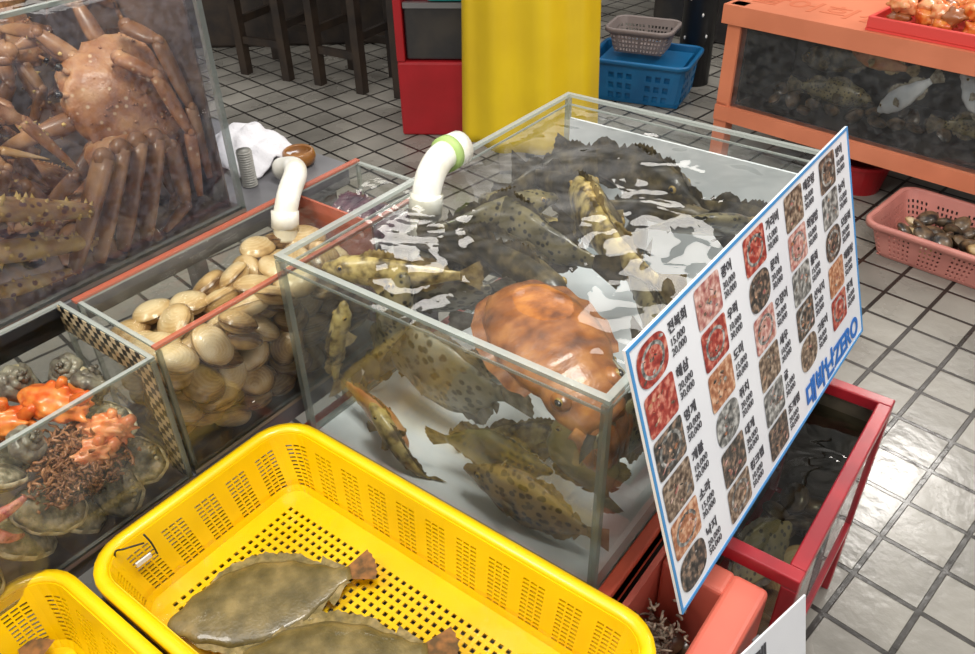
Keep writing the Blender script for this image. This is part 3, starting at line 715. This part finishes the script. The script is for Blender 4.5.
# ------------------------------------------------------------------ pipes
def curve_pts(P,n=8):
    P=[Vector(p) for p in P]; P=[P[0]*2-P[1]]+P+[P[-1]*2-P[-2]]; out=[]
    for k in range(1,len(P)-2):
        for i in range(n):
            t=i/n; a,b2,c,d=P[k-1],P[k],P[k+1],P[k+2]
            out.append(.5*((2*b2)+(c-a)*t+(2*a-5*b2+4*c-d)*t*t+(3*b2-a-3*c+d)*t**3))
    out.append(P[-2]); return out
bd=B()
pp=curve_pts([(.032,.315,.80),(.030,.325,.90),(.024,.35,.948),(.018,.39,.970),(.016,.435,.970)])
bd.tube(pp,.027,20,0)
bd.tube([(.030,.323,.885),(.0275,.335,.925)],[.031,.031],20,0)
bd.tube([(.0165,.420,.971),(.016,.450,.969)],[.0325,.0325],20,0)
bd.tube([(.017,.404,.971),(.0165,.421,.971)],[.0335,.0335],20,1)
bd.done("pvc_pipe_elbow",[pvc,green_tape])
bd=B()
pp=curve_pts([(-.315,.285,.902),(-.275,.285,.915),(-.235,.255,.922),(-.20,.205,.912),(-.185,.175,.88),(-.18,.165,.84)])
bd.tube(pp,.022,18,0); bd.tube([(-.188,.18,.892),(-.183,.17,.862)],[.0255,.0255],18,0)
bd.done("pvc_pipe_elbow",[pvc])
bd=B(); pts=[];ra=[]
for i in range(60):
    u=i/59; pts.append((-.355,.235,.876+.075*u)); ra.append(.014+.002*math.sin(i*1.6))
bd.tube(pts,ra,14,0); bd.done("corrugated_hose",[grey_hose])
bd=B(); n=26; vs=[]
for j in range(n+1):
    for i in range(n+1):
        u=i/n-.5; v=j/n-.5; rr_=math.sqrt(u*u+v*v)
        z=.06*math.cos(min(1,rr_*1.7)*math.pi/2)+.018*mnoise.noise(Vector((u*7,v*7,0)))
        vs.append((u*.20,v*.16,z))
fs=[(j*(n+1)+i,j*(n+1)+i+1,(j+1)*(n+1)+i+1,(j+1)*(n+1)+i) for j in range(n) for i in range(n)]
bd.add(vs,fs,0,True); bd.done("white_towel",[towel_m],T=TR((-.46,.32,.882)),solid=.006)
bd=B(); R_=[(.03,0),(.045,.01),(.05,.03),(.046,.05),(.04,.056),(.036,.05),(.04,.03)]
bd.rings([[(.7*r*math.cos(a*math.pi/12),.7*r*math.sin(a*math.pi/12),z*.6) for a in range(24)] for r,z in R_],0)
bd.done("brown_bowl",[brown_pot],T=TR((-.345,.36,.876)))

# ------------------------------------------------------------------ yellow baskets
def rrect(u,x0,x1,y0,y1,r):
    w=x1-x0-2*r; h=y1-y0-2*r; c=math.pi*r/2; tot=2*w+2*h+4*c; s=u*tot
    segs=[('l',w,(x0+r,y0),(1,0)),('a',c,(x1-r,y0+r),-90),('l',h,(x1,y0+r),(0,1)),('a',c,(x1-r,y1-r),0),('l',w,(x1-r,y1),(-1,0)),('a',c,(x0+r,y1-r),90),('l',h,(x0,y1-r),(0,-1)),('a',c,(x0+r,y0+r),180)]
    for k,ln,p,d in segs:
        if s<=ln+1e-9:
            if k=='l': return p[0]+d[0]*s,p[1]+d[1]*s
            a=math.radians(d+90*s/ln); return p[0]+r*math.cos(a),p[1]+r*math.sin(a)
        s-=ln
    return x0+r,y0
def basket(name,x0,x1,y0,y1,z0,z1,mat,taper=.022,r=.045,slot=.010,gap=.0035,grp=4,ggap=.02,rows=9,lip=.014,thick=.0035,floorholes=True,rings_mi=0):
    bd=B(); per=2*(x1-x0)+2*(y1-y0)
    us=[0];fl=[]
    step=slot+gap
    ng=max(1,int(per/(grp*step+ggap))); sc=per/(ng*(grp*step+ggap))
    for g in range(ng):
        for i in range(2): us.append(us[-1]+ggap*sc/2); fl.append(0)
        for k in range(grp):
            us.append(us[-1]+slot*sc); fl.append(1); us.append(us[-1]+gap*sc); fl.append(0)
    us=[u/us[-1] for u in us]
    H=z1-z0; vz=[0,.10]; vf=[0]
    rh=.74/rows
    for k in range(rows): vz.append(vz[-1]+rh*.55); vf.append(1); vz.append(vz[-1]+rh*.45); vf.append(0)
    vz.append(1); vf.append(0)
    nu=len(us)-1; vs=[];fs=[]
    for v in vz:
        ins=taper*(1-v)
        if v==0: ins+=.004
        for u in us[:-1]:
            x,y=rrect(u,x0+ins,x1-ins,y0+ins,y1-ins,r*(.75+.25*v)); vs.append((x,y,z0+H*v))
    for j in range(len(vz)-1):
        for i in range(nu):
            if fl[i] and vf[j]: continue
            k=(i+1)%nu; fs.append((j*nu+i,j*nu+k,(j+1)*nu+k,(j+1)*nu+i))
    bd.add(vs,fs,0,False)
    a,b2=x0+taper+.006,x1-taper-.006; c,d=y0+taper+.006,y1-taper-.006
    def axis(p,q):
        n=max(2,int((q-p-.06)/.014)); L=[p,p+.03]; F=[0]
        for k in range(n): L.append(L[-1]+(q-p-.06)/n*.5); F.append(1); L.append(L[-1]+(q-p-.06)/n*.5); F.append(0)
        L.append(q); F.append(0); return L,F
    X,FX=axis(a,b2); Y,FY=axis(c,d); vs=[(x,y,z0+.001) for y in Y for x in X]; fs=[]
    for j in range(len(Y)-1):
        for i in range(len(X)-1):
            if floorholes and FX[i] and FY[j]: continue
            o=j*len(X)+i; fs.append((o,o+1,o+len(X)+1,o+len(X)))
    bd.add(vs,fs,0,False)
    ob=empty(name); w=bd.done("perforated_shell",[mat],ob,recalc=False,solid=thick)
    bd=B(); N=120; prof=[(0,-.006),(0,0.002),(-.002,.006),(-lip*.5,.009),(-lip,.006),(-lip-.001,0),(-lip,-.014),(-lip+.003,-.014),(-lip+.003,-.002),(-.003,-.001)]
    rr=[]
    for i in range(N):
        ring=[]
        for (o,z) in prof:
            x,y=rrect(i/N,x0+o,x1-o,y0+o,y1-o,r-o); ring.append((x,y,z1+z))
        rr.append(ring)
    rr.append(rr[0]); bd.rings(rr,0,cap=False); bd.done("rolled_rim",[mat],ob)
    return ob
BX=(.030,.725,-.425,-.064)
bk=basket("yellow_basket",*BX,.546,.655,yellow,lip=.019,slot=.011,gap=.003,grp=3,ggap=.022,rows=11,r=.05)
b2_=B(); n=30; xs=np.linspace(BX[0]+.022,BX[1]-.022,n+1); ys=np.linspace(BX[2]+.022,BX[3]-.022,n+1)
b2_.add([(x,y,.5680+.0010*mnoise.noise(Vector((x*20,y*20,0)))) for y in ys for x in xs],[(j*(n+1)+i,j*(n+1)+i+1,(j+1)*(n+1)+i+1,(j+1)*(n+1)+i) for j in range(n) for i in range(n)],0,True)
b2_.done("water_surface",[water2],bk,recalc=False)
bk2=basket("yellow_basket",-.02,.62,-.83,-.470,.546,.655,yellow,lip=.018,slot=.011,gap=.003,grp=3,ggap=.022,rows=11,r=.05)
bd=B(); bd.tube(curve_pts([(.04,-.40,.63),(.037,-.395,.66),(.05,-.385,.668),(.056,-.36,.66)]),.0015,6,0); bd.tube(curve_pts([(.045,-.352,.664),(.055,-.35,.65),(.062,-.35,.63)]),.0015,6,0); bd.box((.05,-.380,.622),(.053,-.355,.630),1); bd.done("cable_tie",[black_pl,white_pl])
b=B(); b.box((-.01,-.86,.50),(.755,-.03,.538),0)
for xa in (.02,.67):
    for ya in (-.84,-.09): b.box((xa,ya,0),(xa+.04,ya+.04,.5),1)
b.done("display_table",[dark_top,steel])

# ------------------------------------------------------------------ sign
vdir=Vector((-.12,0,.39)); SH=vdir.length; v_=vdir.normalized(); un=Vector((0,1,0)); nn_=un.cross(v_)
ST=Matrix(((un.x,v_.x,nn_.x,.735),(un.y,v_.y,nn_.y,-.002),(un.z,v_.z,nn_.z,.645),(0,0,0,1)))
sg=empty("menu_sign_board",ST); SW=.785
def blob_mat(name,a,bc,c,s):
    return M(name,a,.4,c2=bc,c3=c,scale=s,detail=5,lo=.36,hi=.64,coat=.1)
pm=[blob_mat("food_red",(.2,.015,.012),(.6,.25,.18),(.36,.045,.03),85),blob_mat("food_orange",(.25,.09,.04),(.65,.42,.28),(.42,.18,.09),95),blob_mat("food_brown",(.05,.032,.025),(.42,.32,.24),(.17,.12,.08),105),
    blob_mat("food_grey",(.05,.055,.055),(.5,.5,.48),(.2,.2,.19),90),blob_mat("food_rose",(.3,.08,.08),(.7,.5,.45),(.48,.24,.2),85),blob_mat("food_dark",(.015,.017,.017),(.3,.2,.14),(.07,.06,.05),100)]
bd=B(); bd.box((0,0,-.004),(SW,SH,0)); bd.done("board",[paper],sg)
bd=B(); e_=.005
bd.box((0,0,0),(SW,e_,.0012)); bd.box((0,SH-e_,0),(SW,SH,.0012)); bd.box((0,e_,0),(e_,SH-e_,.0012)); bd.box((SW-e_,e_,0),(SW,SH-e_,.0012)); bd.done("blue_border",[blue_line],sg)
bd=B(); names=["전복회","해삼","멍게","개불","소라","낙지","광어","우럭","도미","쥐치","대게","킹크랩","가리비","문어","오징어","새우","굴","조개찜","매운탕","회덮밥","물회","산낙지","고등어","방어","농어","모듬회","해물탕","꽃게","랍스터","석화"]
colx=[.050,.205,.360,.515,.670]; rr0=random.Random(11); k=0
pitchr=.0645
MI=[[0,0,5,2,1,5],[4,0,1,3,5,2],[0,5,4,2,3,5],[2,4,3,5,2],[5,3,5,1,0]]
for ci,cx in enumerate(colx):
    rows=6 if ci<3 else 5
    for r in range(rows):
        cy=SH-.041-r*pitchr
        mi=MI[ci][r]
        w,h=.037,.0295; pts=[]; e2=.18 if (ci*2+r)%5 else .7
        for j in range(36):
            a=2*math.pi*j/36; ca,sa=math.cos(a),math.sin(a)
            pts.append((cx+w*math.copysign(abs(ca)**e2,ca),cy+h*math.copysign(abs(sa)**e2,sa),.0011))
        bd.add(pts,[tuple(range(36))],mi,False)
        if (ci+r)%2==0: # plate under the food
            bd.add([(cx+.029*math.cos(a*.314),cy+.023*math.sin(a*.314),.00115) for a in range(20)],[tuple(range(20))],3,False)
            bd.add([(cx+.023*math.cos(a*.314),cy+.018*math.sin(a*.314),.0012) for a in range(20)],[tuple(range(20))],mi,False)
        for q in range(22):
            px,py=cx+rr0.uniform(-.026,.026),cy+rr0.uniform(-.020,.020); s=rr0.uniform(.002,.006)
            bd.add([(px+s*math.cos(t*.785),py+s*.55*math.sin(t*.785+q),.0013+.00002*q) for t in range(8)],[tuple(range(8))],[mi,mi,2,5,1,3,4][rr0.randrange(7)],False)
        txt(names[k%30],.0185,ink,TR((cx+.044,cy+.010,.0012)),sg,bold=.0003)
        txt(["15,000","20,000","30,000","10,000"][k%4]+"\n"+["20,000","30,000","50,000"][k%3],.0145,ink,TR((cx+.044,cy-.008,.0012)),sg,bold=0,sp=.95); k+=1
bd.done("food_pictures",pm,sg)
txt("대박난ZERO",.052,ink_blue,TR((.480,.016,.0013)),sg,bold=.0018)

# ------------------------------------------------------------------ red framed lower tank at right
rt=empty("red_frame_tank")
x0,x1,y0,y1,z0,z1=.645,.835,.215,.73,.06,.555; t=.026
b=B()
for xa in (x0,x1-t):
    for ya in (y0,y1-t): b.box((xa,ya,0),(xa+t,ya+t,z1-t),0,bev=.003)
for za in (z1-t,.20):
    b.box((x0,y0,za),(x1,y0+t,za+t),0,bev=.003); b.box((x0,y1-t,za),(x1,y1,za+t),0,bev=.003); b.box((x0,y0+t,za),(x0+t,y1-t,za+t),0,bev=.003); b.box((x1-t,y0+t,za),(x1,y1-t,za+t),0,bev=.003)
b.done("red_frame",[red_pl],rt)
b=B(); quad(b,[(x1-.006,y0+t,.22),(x1-.006,y1-t,.22),(x1-.006,y1-t,z1-t),(x1-.006,y0+t,z1-t)]); quad(b,[(x0+t,y0+.006,.22),(x1-t,y0+.006,.22),(x1-t,y0+.006,z1-t),(x0+t,y0+.006,z1-t)]); b.done("glass_panes",[acryl],rt,recalc=False)
b=B(); b.box((x0+t,y0+t,.21),(x1-t,y1-t,.222)); b.box((x0+.004,y0+t,.22),(x0+.01,y1-t,z1-t)); b.box((x0+t,y1-.014,.22),(x1-t,y1-.008,z1-t)); b.done("dark_interior",[M("dark_green_liner",(.03,.032,.024),.4,c2=(.13,.11,.08),scale=14)],rt)  # side and back sheets added so the interior looks dark
b=B(); quad(b,[(x0+t,y0+t,.50),(x1-t,y0+t,.50),(x1-t,y1-t,.50),(x0+t,y1-t,.50)]); b.done("water_surface",[GLASS("green_water",(.5,.5,.42),1.33,.0,bump=.3,bscale=12)],rt,recalc=False)
fish("olive_flounder",'flat',.2,(.745,.33,.43),(.2,.95,.1),(-.5,.1,.8),mats=[f_olive,f_findk])
pile("green_mussels",(.70,.79,.27,.66,.24,.3),lambda x,y:.33,26,[clam_dark,clam_dark,clam_m],size=(.7,.95),mind=.045,seed=5,clamp=(.675,.805,.245,.70,.224,.5))

# salmon crate + small sign
cr=empty("salmon_crate"); b=B()
X0,X1,Y0,Y1,Z0,Z1=.628,.80,-.02,.20,.34,.528
b.box((X0,Y0,Z0),(X1,Y1,Z0+.01))
b.box((X0,Y0,Z0),(X0+.010,Y1,Z1)); b.box((X1-.06,Y0,Z0),(X1,Y1,Z1),0,bev=.01); b.box((X0,Y0,Z0),(X1,Y0+.012,Z1)); b.box((X0+.012,Y1-.05,Z0),(X1-.055,Y1,Z1),0,bev=.008)
b.box((X0,Y0,0),(X0+.03,Y0+.03,Z0)); b.box((X1-.03,Y0,0),(X1,Y0+.03,Z0)); b.box((X0,Y1-.03,0),(X0+.03,Y1,Z0)); b.box((X1-.03,Y1-.03,0),(X1,Y1,Z0))
b.done("crate_body",[salmon],cr)
weeds("pale_seaweed_clump",(.68,.06,.47),.02,120,M("pale_weed",(.5,.42,.32),.5,c2=(.12,.08,.06),scale=60),9,(.64,.735,-.005,.145,.352,.54))
pile("crate_shells",(.665,.71,.02,.12,.38,.4),lambda x,y:.43,12,[clam_dark],size=(.6,.8),mind=.035,seed=8,clamp=(.64,.735,-.005,.145,.352,.54))
pu=Vector((.24,.97,0)).normalized(); pv=Vector((-.22,.05,.97)); pv=(pv-pu*pv.dot(pu)).normalized(); pn=pu.cross(pv)
PT=Matrix(((pu.x,pv.x,pn.x,.842),(pu.y,pv.y,pn.y,.02),(pu.z,pv.z,pn.z,.40),(0,0,0,1)))
ps=empty("price_sign",PT); bd=B(); bd.box((0,0,-.003),(.175,.16,0)); bd.done("card",[paper],ps)
txt("멍게\n해삼\n15,000",.034,ink,TR((.015,.115,.001)),ps,bold=.001)
bd=B(); bd.box((.06,-.41,-.012),(.075,.15,-.004)); bd.done("back_stay",[steel],ps)

# ------------------------------------------------------------------ background
SHT=TR((-.37,2.70,0))@rotz(BGA)
sh=empty("orange_tank_stand",SHT); ZT=.685
b=B(); LX=2.4; D=.6
b.box((0,0,0),(.06,.06,ZT)); b.box((0,D-.06,0),(.06,D,ZT)); b.box((LX-.06,0,0),(LX,.06,ZT)); b.box((LX-.06,D-.06,0),(LX,D,ZT))
b.box((0,-.01,.20),(LX,.05,.265)); b.box((0,D-.05,.20),(LX,D,.275)); b.box((0,0,.20),(.05,D,.275))
b.box((-.02,-.02,ZT-.075),(LX+.02,D+.3,ZT)); b.box((-.02,D+.28,ZT),(LX,D+.3,1.1))
b.done("orange_frame",[orange_paint],sh)
b=B(); b.box((.06,.05,.255),(LX-.06,D-.06,.27)); b.box((.06,D-.07,.27),(LX-.06,D-.06,ZT-.08)); b.box((.06,.06,.27),(.07,D-.07,ZT-.08)); b.done("dark_interior",[M("murky_liner",(.012,.014,.022),.35,c2=(.06,.045,.04),scale=4,detail=6)],sh)
b=B(); quad(b,[(.06,.015,.265),(LX-.06,.015,.265),(LX-.06,.015,ZT-.075),(.06,.015,ZT-.075)]); b.done("glass_pane",[acryl],sh,recalc=False)
txt("활어회센터",.16,orange_txt,TR((.02,.10,ZT+.001)),sh,bold=.002)
def bgp(x,y,z): return tuple(SHT@Vector((x,y,z)))
bgd=lambda x,y,z: tuple(rotz(BGA)@Vector((x,y,z)))
fish("sea_bream",'file',.25,bgp(1.0,.10,.50),bgd(-.8,.1,.5),mats=[f_silver,f_fingr],bend=.03)
fish("sea_bream",'rock',.28,bgp(.74,.10,.46),bgd(-.6,.1,-.6),mats=[f_silver,f_fingr],bend=.03)
fish("sea_bass",'rock',.38,bgp(.42,.22,.50),bgd(-.9,.1,-.2),mats=DK,bend=.05)
fish("sea_bass",'rock',.36,bgp(1.0,.2,.36),bgd(.9,.1,.1),mats=OL,bend=.05)
fish("sea_bream",'rock',.26,bgp(.60,.16,.54),bgd(-.9,.0,.1),mats=RD,bend=.05)
fish("sea_bass",'rock',.36,bgp(1.35,.2,.45),bgd(.9,.1,.1),mats=GR,bend=.05)
fish("sea_bass",'rock',.34,bgp(.40,.20,.36),bgd(.9,.1,.0),mats=OL,bend=.05)
pile("tank_bed_shells",(-.2,1.2,2.72,2.95,.30,.3),lambda x,y:.32,36,[clam_dark],size=(.9,1.2),mind=.07,seed=12)
tr=empty("red_tray",SHT@TR((.56,.0,ZT+.001)))
b=B(); b.box((0,0,0),(.6,.4,.008)); b.box((0,0,.008),(.6,.015,.05),0,bev=.004); b.box((0,.385,.008),(.6,.4,.05),0,bev=.004); b.box((0,.015,.008),(.015,.385,.05),0,bev=.004); b.box((.585,.015,.008),(.6,.385,.05),0,bev=.004); b.done("tray",[M("red_tray_plastic",(.7,.07,.06),.35)],tr)
bd=B(); rnd=random.Random(4)
for i in range(60):
    c=(rnd.uniform(.05,.55),rnd.uniform(.05,.35),rnd.uniform(.04,.10)); K=[(Vector((rnd.gauss(0,1),rnd.gauss(0,1),rnd.gauss(0,1))).normalized(),.45) for q in range(18)]
    def fn(d,K=K):
        k=1
        for v,a in K:
            cc=d.dot(v)
            if cc>.85: k+=a*math.exp(-(1-cc)*50)
        return k
    bd.ell(c,(.034,.028,.026),rnd.randrange(3),nu=24,nv=16,fn=fn)
bd.done("sea_squirts",[squirt,squirt2,M("brown_orange",(.32,.1,.03),.35,coat=.4)],tr)
pb=basket("pink_basket",0,.5,0,.36,.004,.14,pink_pl,taper=.04,slot=.008,gap=.010,grp=5,ggap=.03,rows=5,lip=.02,floorholes=False)
pb.matrix_world=TR((.44,2.24,0))@rotz(BGA)
pc=pile("clam_heap",(.56,.82,2.28,2.44,.04,.1),lambda x,y:.12,46,[clam_dark,clam_dark,clam_m,clam_dark],size=(.8,1.1),mind=.045,seed=9)
bd=B(); R_=[(.09,0),(.115,.12),(.125,.12),(.125,.135),(.11,.135),(.085,.01)]
bd.rings([[(r*math.cos(a*math.pi/16),r*math.sin(a*math.pi/16),z) for a in range(32)] for r,z in R_],0,smooth=False); bd.done("red_bucket",[red_box],T=TR((.26,2.80,0)))
RB=TR((-1.72,2.13,0))@rotz(math.radians(32))
rb=empty("red_crate_stack",RB)
b=B(); b.box((0,0,0),(.37,.35,.36),0,bev=.012); b.box((0,0,.36),(.04,.35,.9),0,bev=.006); b.box((.33,0,.36),(.37,.35,.9),0,bev=.006); b.box((.04,.3,.36),(.33,.35,.9),0); b.done("red_housing",[red_box],rb)
b=B(); b.box((.045,.02,.365),(.325,.29,.62),0,bev=.01); b.box((.045,.01,.60),(.325,.03,.625),1); b.done("dark_tank",[dark_glass,steel],rb)
b=B(); b.box((.15,.0,.63),(.34,.28,.76),0,bev=.02); b.done("teal_container",[teal_pl],rb)
bc=basket("blue_crate",0,.5,0,.36,.004,.22,blue_pl,taper=.02,slot=.03,gap=.02,grp=3,ggap=.06,rows=3,lip=.02,floorholes=False); bc.matrix_world=TR((-1.22,3.05,0))@rotz(math.radians(12))
b=B(); b.box((.03,.03,.02),(.47,.33,.20)); b.done("inner_fill",[blue_pl],bc)
gb=basket("wire_basket",0,.32,0,.24,.0,.12,grey_pink,taper=.03,slot=.012,gap=.008,grp=6,ggap=.01,rows=4,lip=.018); gb.matrix_world=TR((-1.17,3.12,.240))@rotz(math.radians(12))
bd=B(); bd.tube([(-.88,3.60,0),(-.88,3.60,1.6)],[.09,.09],24,0)
for i in range(14):
    a=random.uniform(3.5,5.8); z=random.uniform(.1,.8); bd.ell((-.88+.09*math.cos(a),3.6+.09*math.sin(a),z),(.006,.006,.01),1,nu=8,nv=6)
bd.done("black_column",[black_pl,white_pl])
bd=B(); nu,nv=80,24; vs=[]
for j in range(nv+1):
    z=.13+(1.19)*j/nv
    for i in range(nu+1):
        s=i/nu*2-1; a=s*1.75; w=.28*(1-.12*(j/nv)); fold=.026*math.sin(s*15+j*.05)*(1-.4*j/nv)+.018*math.sin(s*6+1)
        vs.append((w*math.sin(a)*1.08,-(w*.75+fold)*math.cos(a),z+.008*math.sin(s*9)*(j==0)))
bd.add(vs,[(j*(nu+1)+i,j*(nu+1)+i+1,(j+1)*(nu+1)+i+1,(j+1)*(nu+1)+i) for j in range(nv) for i in range(nu)],0,True)
AT=TR((-1.04,2.24,0))@rotz(math.radians(38))
ya=empty("yellow_apron",AT); bd.done("draped_sheet",[yellow_cloth],ya,solid=.004).matrix_local=Matrix.Identity(4)
bd=B(); bd.tube([(0,0,0),(0,0,1.32)],[.02,.02],10,0); bd.tube([(-.25,0,1.32),(.25,0,1.32)],[.012,.012],10,0); bd.box((-.14,-.14,0),(.14,.14,.015)); bd.done("stand_pole",[steel],ya)
def stool(x,y,r=0,h=.62):
    e=empty("wooden_stool",TR((x,y,0))@rotz(r)); b=B()
    for sx in (-1,1):
        for sy in (-1,1): b.box((sx*.15-.025,sy*.15-.025,0),(sx*.15+.025,sy*.15+.025,h))
    b.box((-.19,-.19,h),(.19,.19,h+.05),0,bev=.01); b.box((-.15,-.165,.18),(.15,-.14,.22)); b.box((-.15,.14,.18),(.15,.165,.22)); b.box((-.165,-.15,.28),(-.14,.15,.32)); b.box((.14,-.15,.28),(.165,.15,.32))
    b.done("frame",[dark_wood],e)
stool(-2.98,2.48,.2); stool(-2.46,2.58,.1); stool(-1.98,2.70,.3)
b=B(); b.box((-.25,-.2,0),(.25,.2,.4),0,bev=.015); b.box((-.27,-.22,.4),(.27,.22,.44),0,bev=.01); b.done("yellow_crate",[yellow],T=TR((-2.20,3.50,.402))@rotz(.9))
b=B(); b.box((-.5,-.25,0),(.3,.3,.4),0,bev=.01); b.done("dark_cabinet",[dark_glass],T=TR((-2.2,3.5,0))@rotz(.9))
b=B(); b.box((0,.0,0),(1.45,.5,1.0),0,bev=.02); b.done("dark_backdrop",[dark_wood],T=TR((-3.85,2.35,0))@rotz(math.radians(38)))  # block added only to darken the background behind the stools
b=B(); b.box((-1.5,4.3,0),(2.4,5.0,.9),0,bev=.02); b.done("dark_backdrop",[dark_glass])

# ------------------------------------------------------------------ lights
w=bpy.data.worlds.new("market_ambient"); SC.world=w; w.use_nodes=True
wn=w.node_tree; bg=wn.nodes["Background"]; bg.inputs[1].default_value=1
tc=wn.nodes.new("ShaderNodeTexCoord"); no=wn.nodes.new("ShaderNodeTexNoise"); no.inputs["Scale"].default_value=3.2; no.inputs["Detail"].default_value=2
cr_=wn.nodes.new("ShaderNodeValToRGB"); cr_.color_ramp.elements[0].position=.42; cr_.color_ramp.elements[0].color=(.22,.214,.208,1); cr_.color_ramp.elements[1].position=.68; cr_.color_ramp.elements[1].color=(1.5,1.44,1.36,1)
wn.links.new(tc.outputs["Generated"],no.inputs["Vector"]); wn.links.new(no.outputs["Fac"],cr_.inputs[0]); wn.links.new(cr_.outputs[0],bg.inputs[0])
def area(name,loc,size,power,col=(1,.955,.89),aim=None,sy=None):
    l=bpy.data.lights.new(name,'AREA'); l.energy=power; l.color=col; l.shape='RECTANGLE'; l.size=size; l.size_y=sy or size
    o=bpy.data.objects.new(name,l); COL.objects.link(o); o.location=loc
    d=Vector(aim or (loc[0],loc[1],0))-Vector(loc); o.rotation_euler=d.to_track_quat('-Z','Y').to_euler()
    return o
area("ceiling_light_main",(.8,-.1,2.9),.7,44,aim=(.2,.2,.8))
area("ceiling_light_left",(-.3,-1.2,2.7),.4,26,sy=1.0,aim=(-.25,-.1,.9))
area("ceiling_panel",(-.75,3.0,2.7),.45,6.5,sy=.9,aim=(-.5,2.4,0))
area("ceiling_panel",(-2.1,2.5,2.7),.35,5,sy=.8,aim=(-1.6,2.0,0))
area("ceiling_light_floor",(.75,4.0,2.6),.6,32,sy=.6,aim=(.8,1.8,0))
area("ceiling_light_right",(2.2,1.6,2.8),.6,16,aim=(.8,1.2,0))
SC.view_settings.view_transform='Standard'
SC.view_settings.exposure=.15
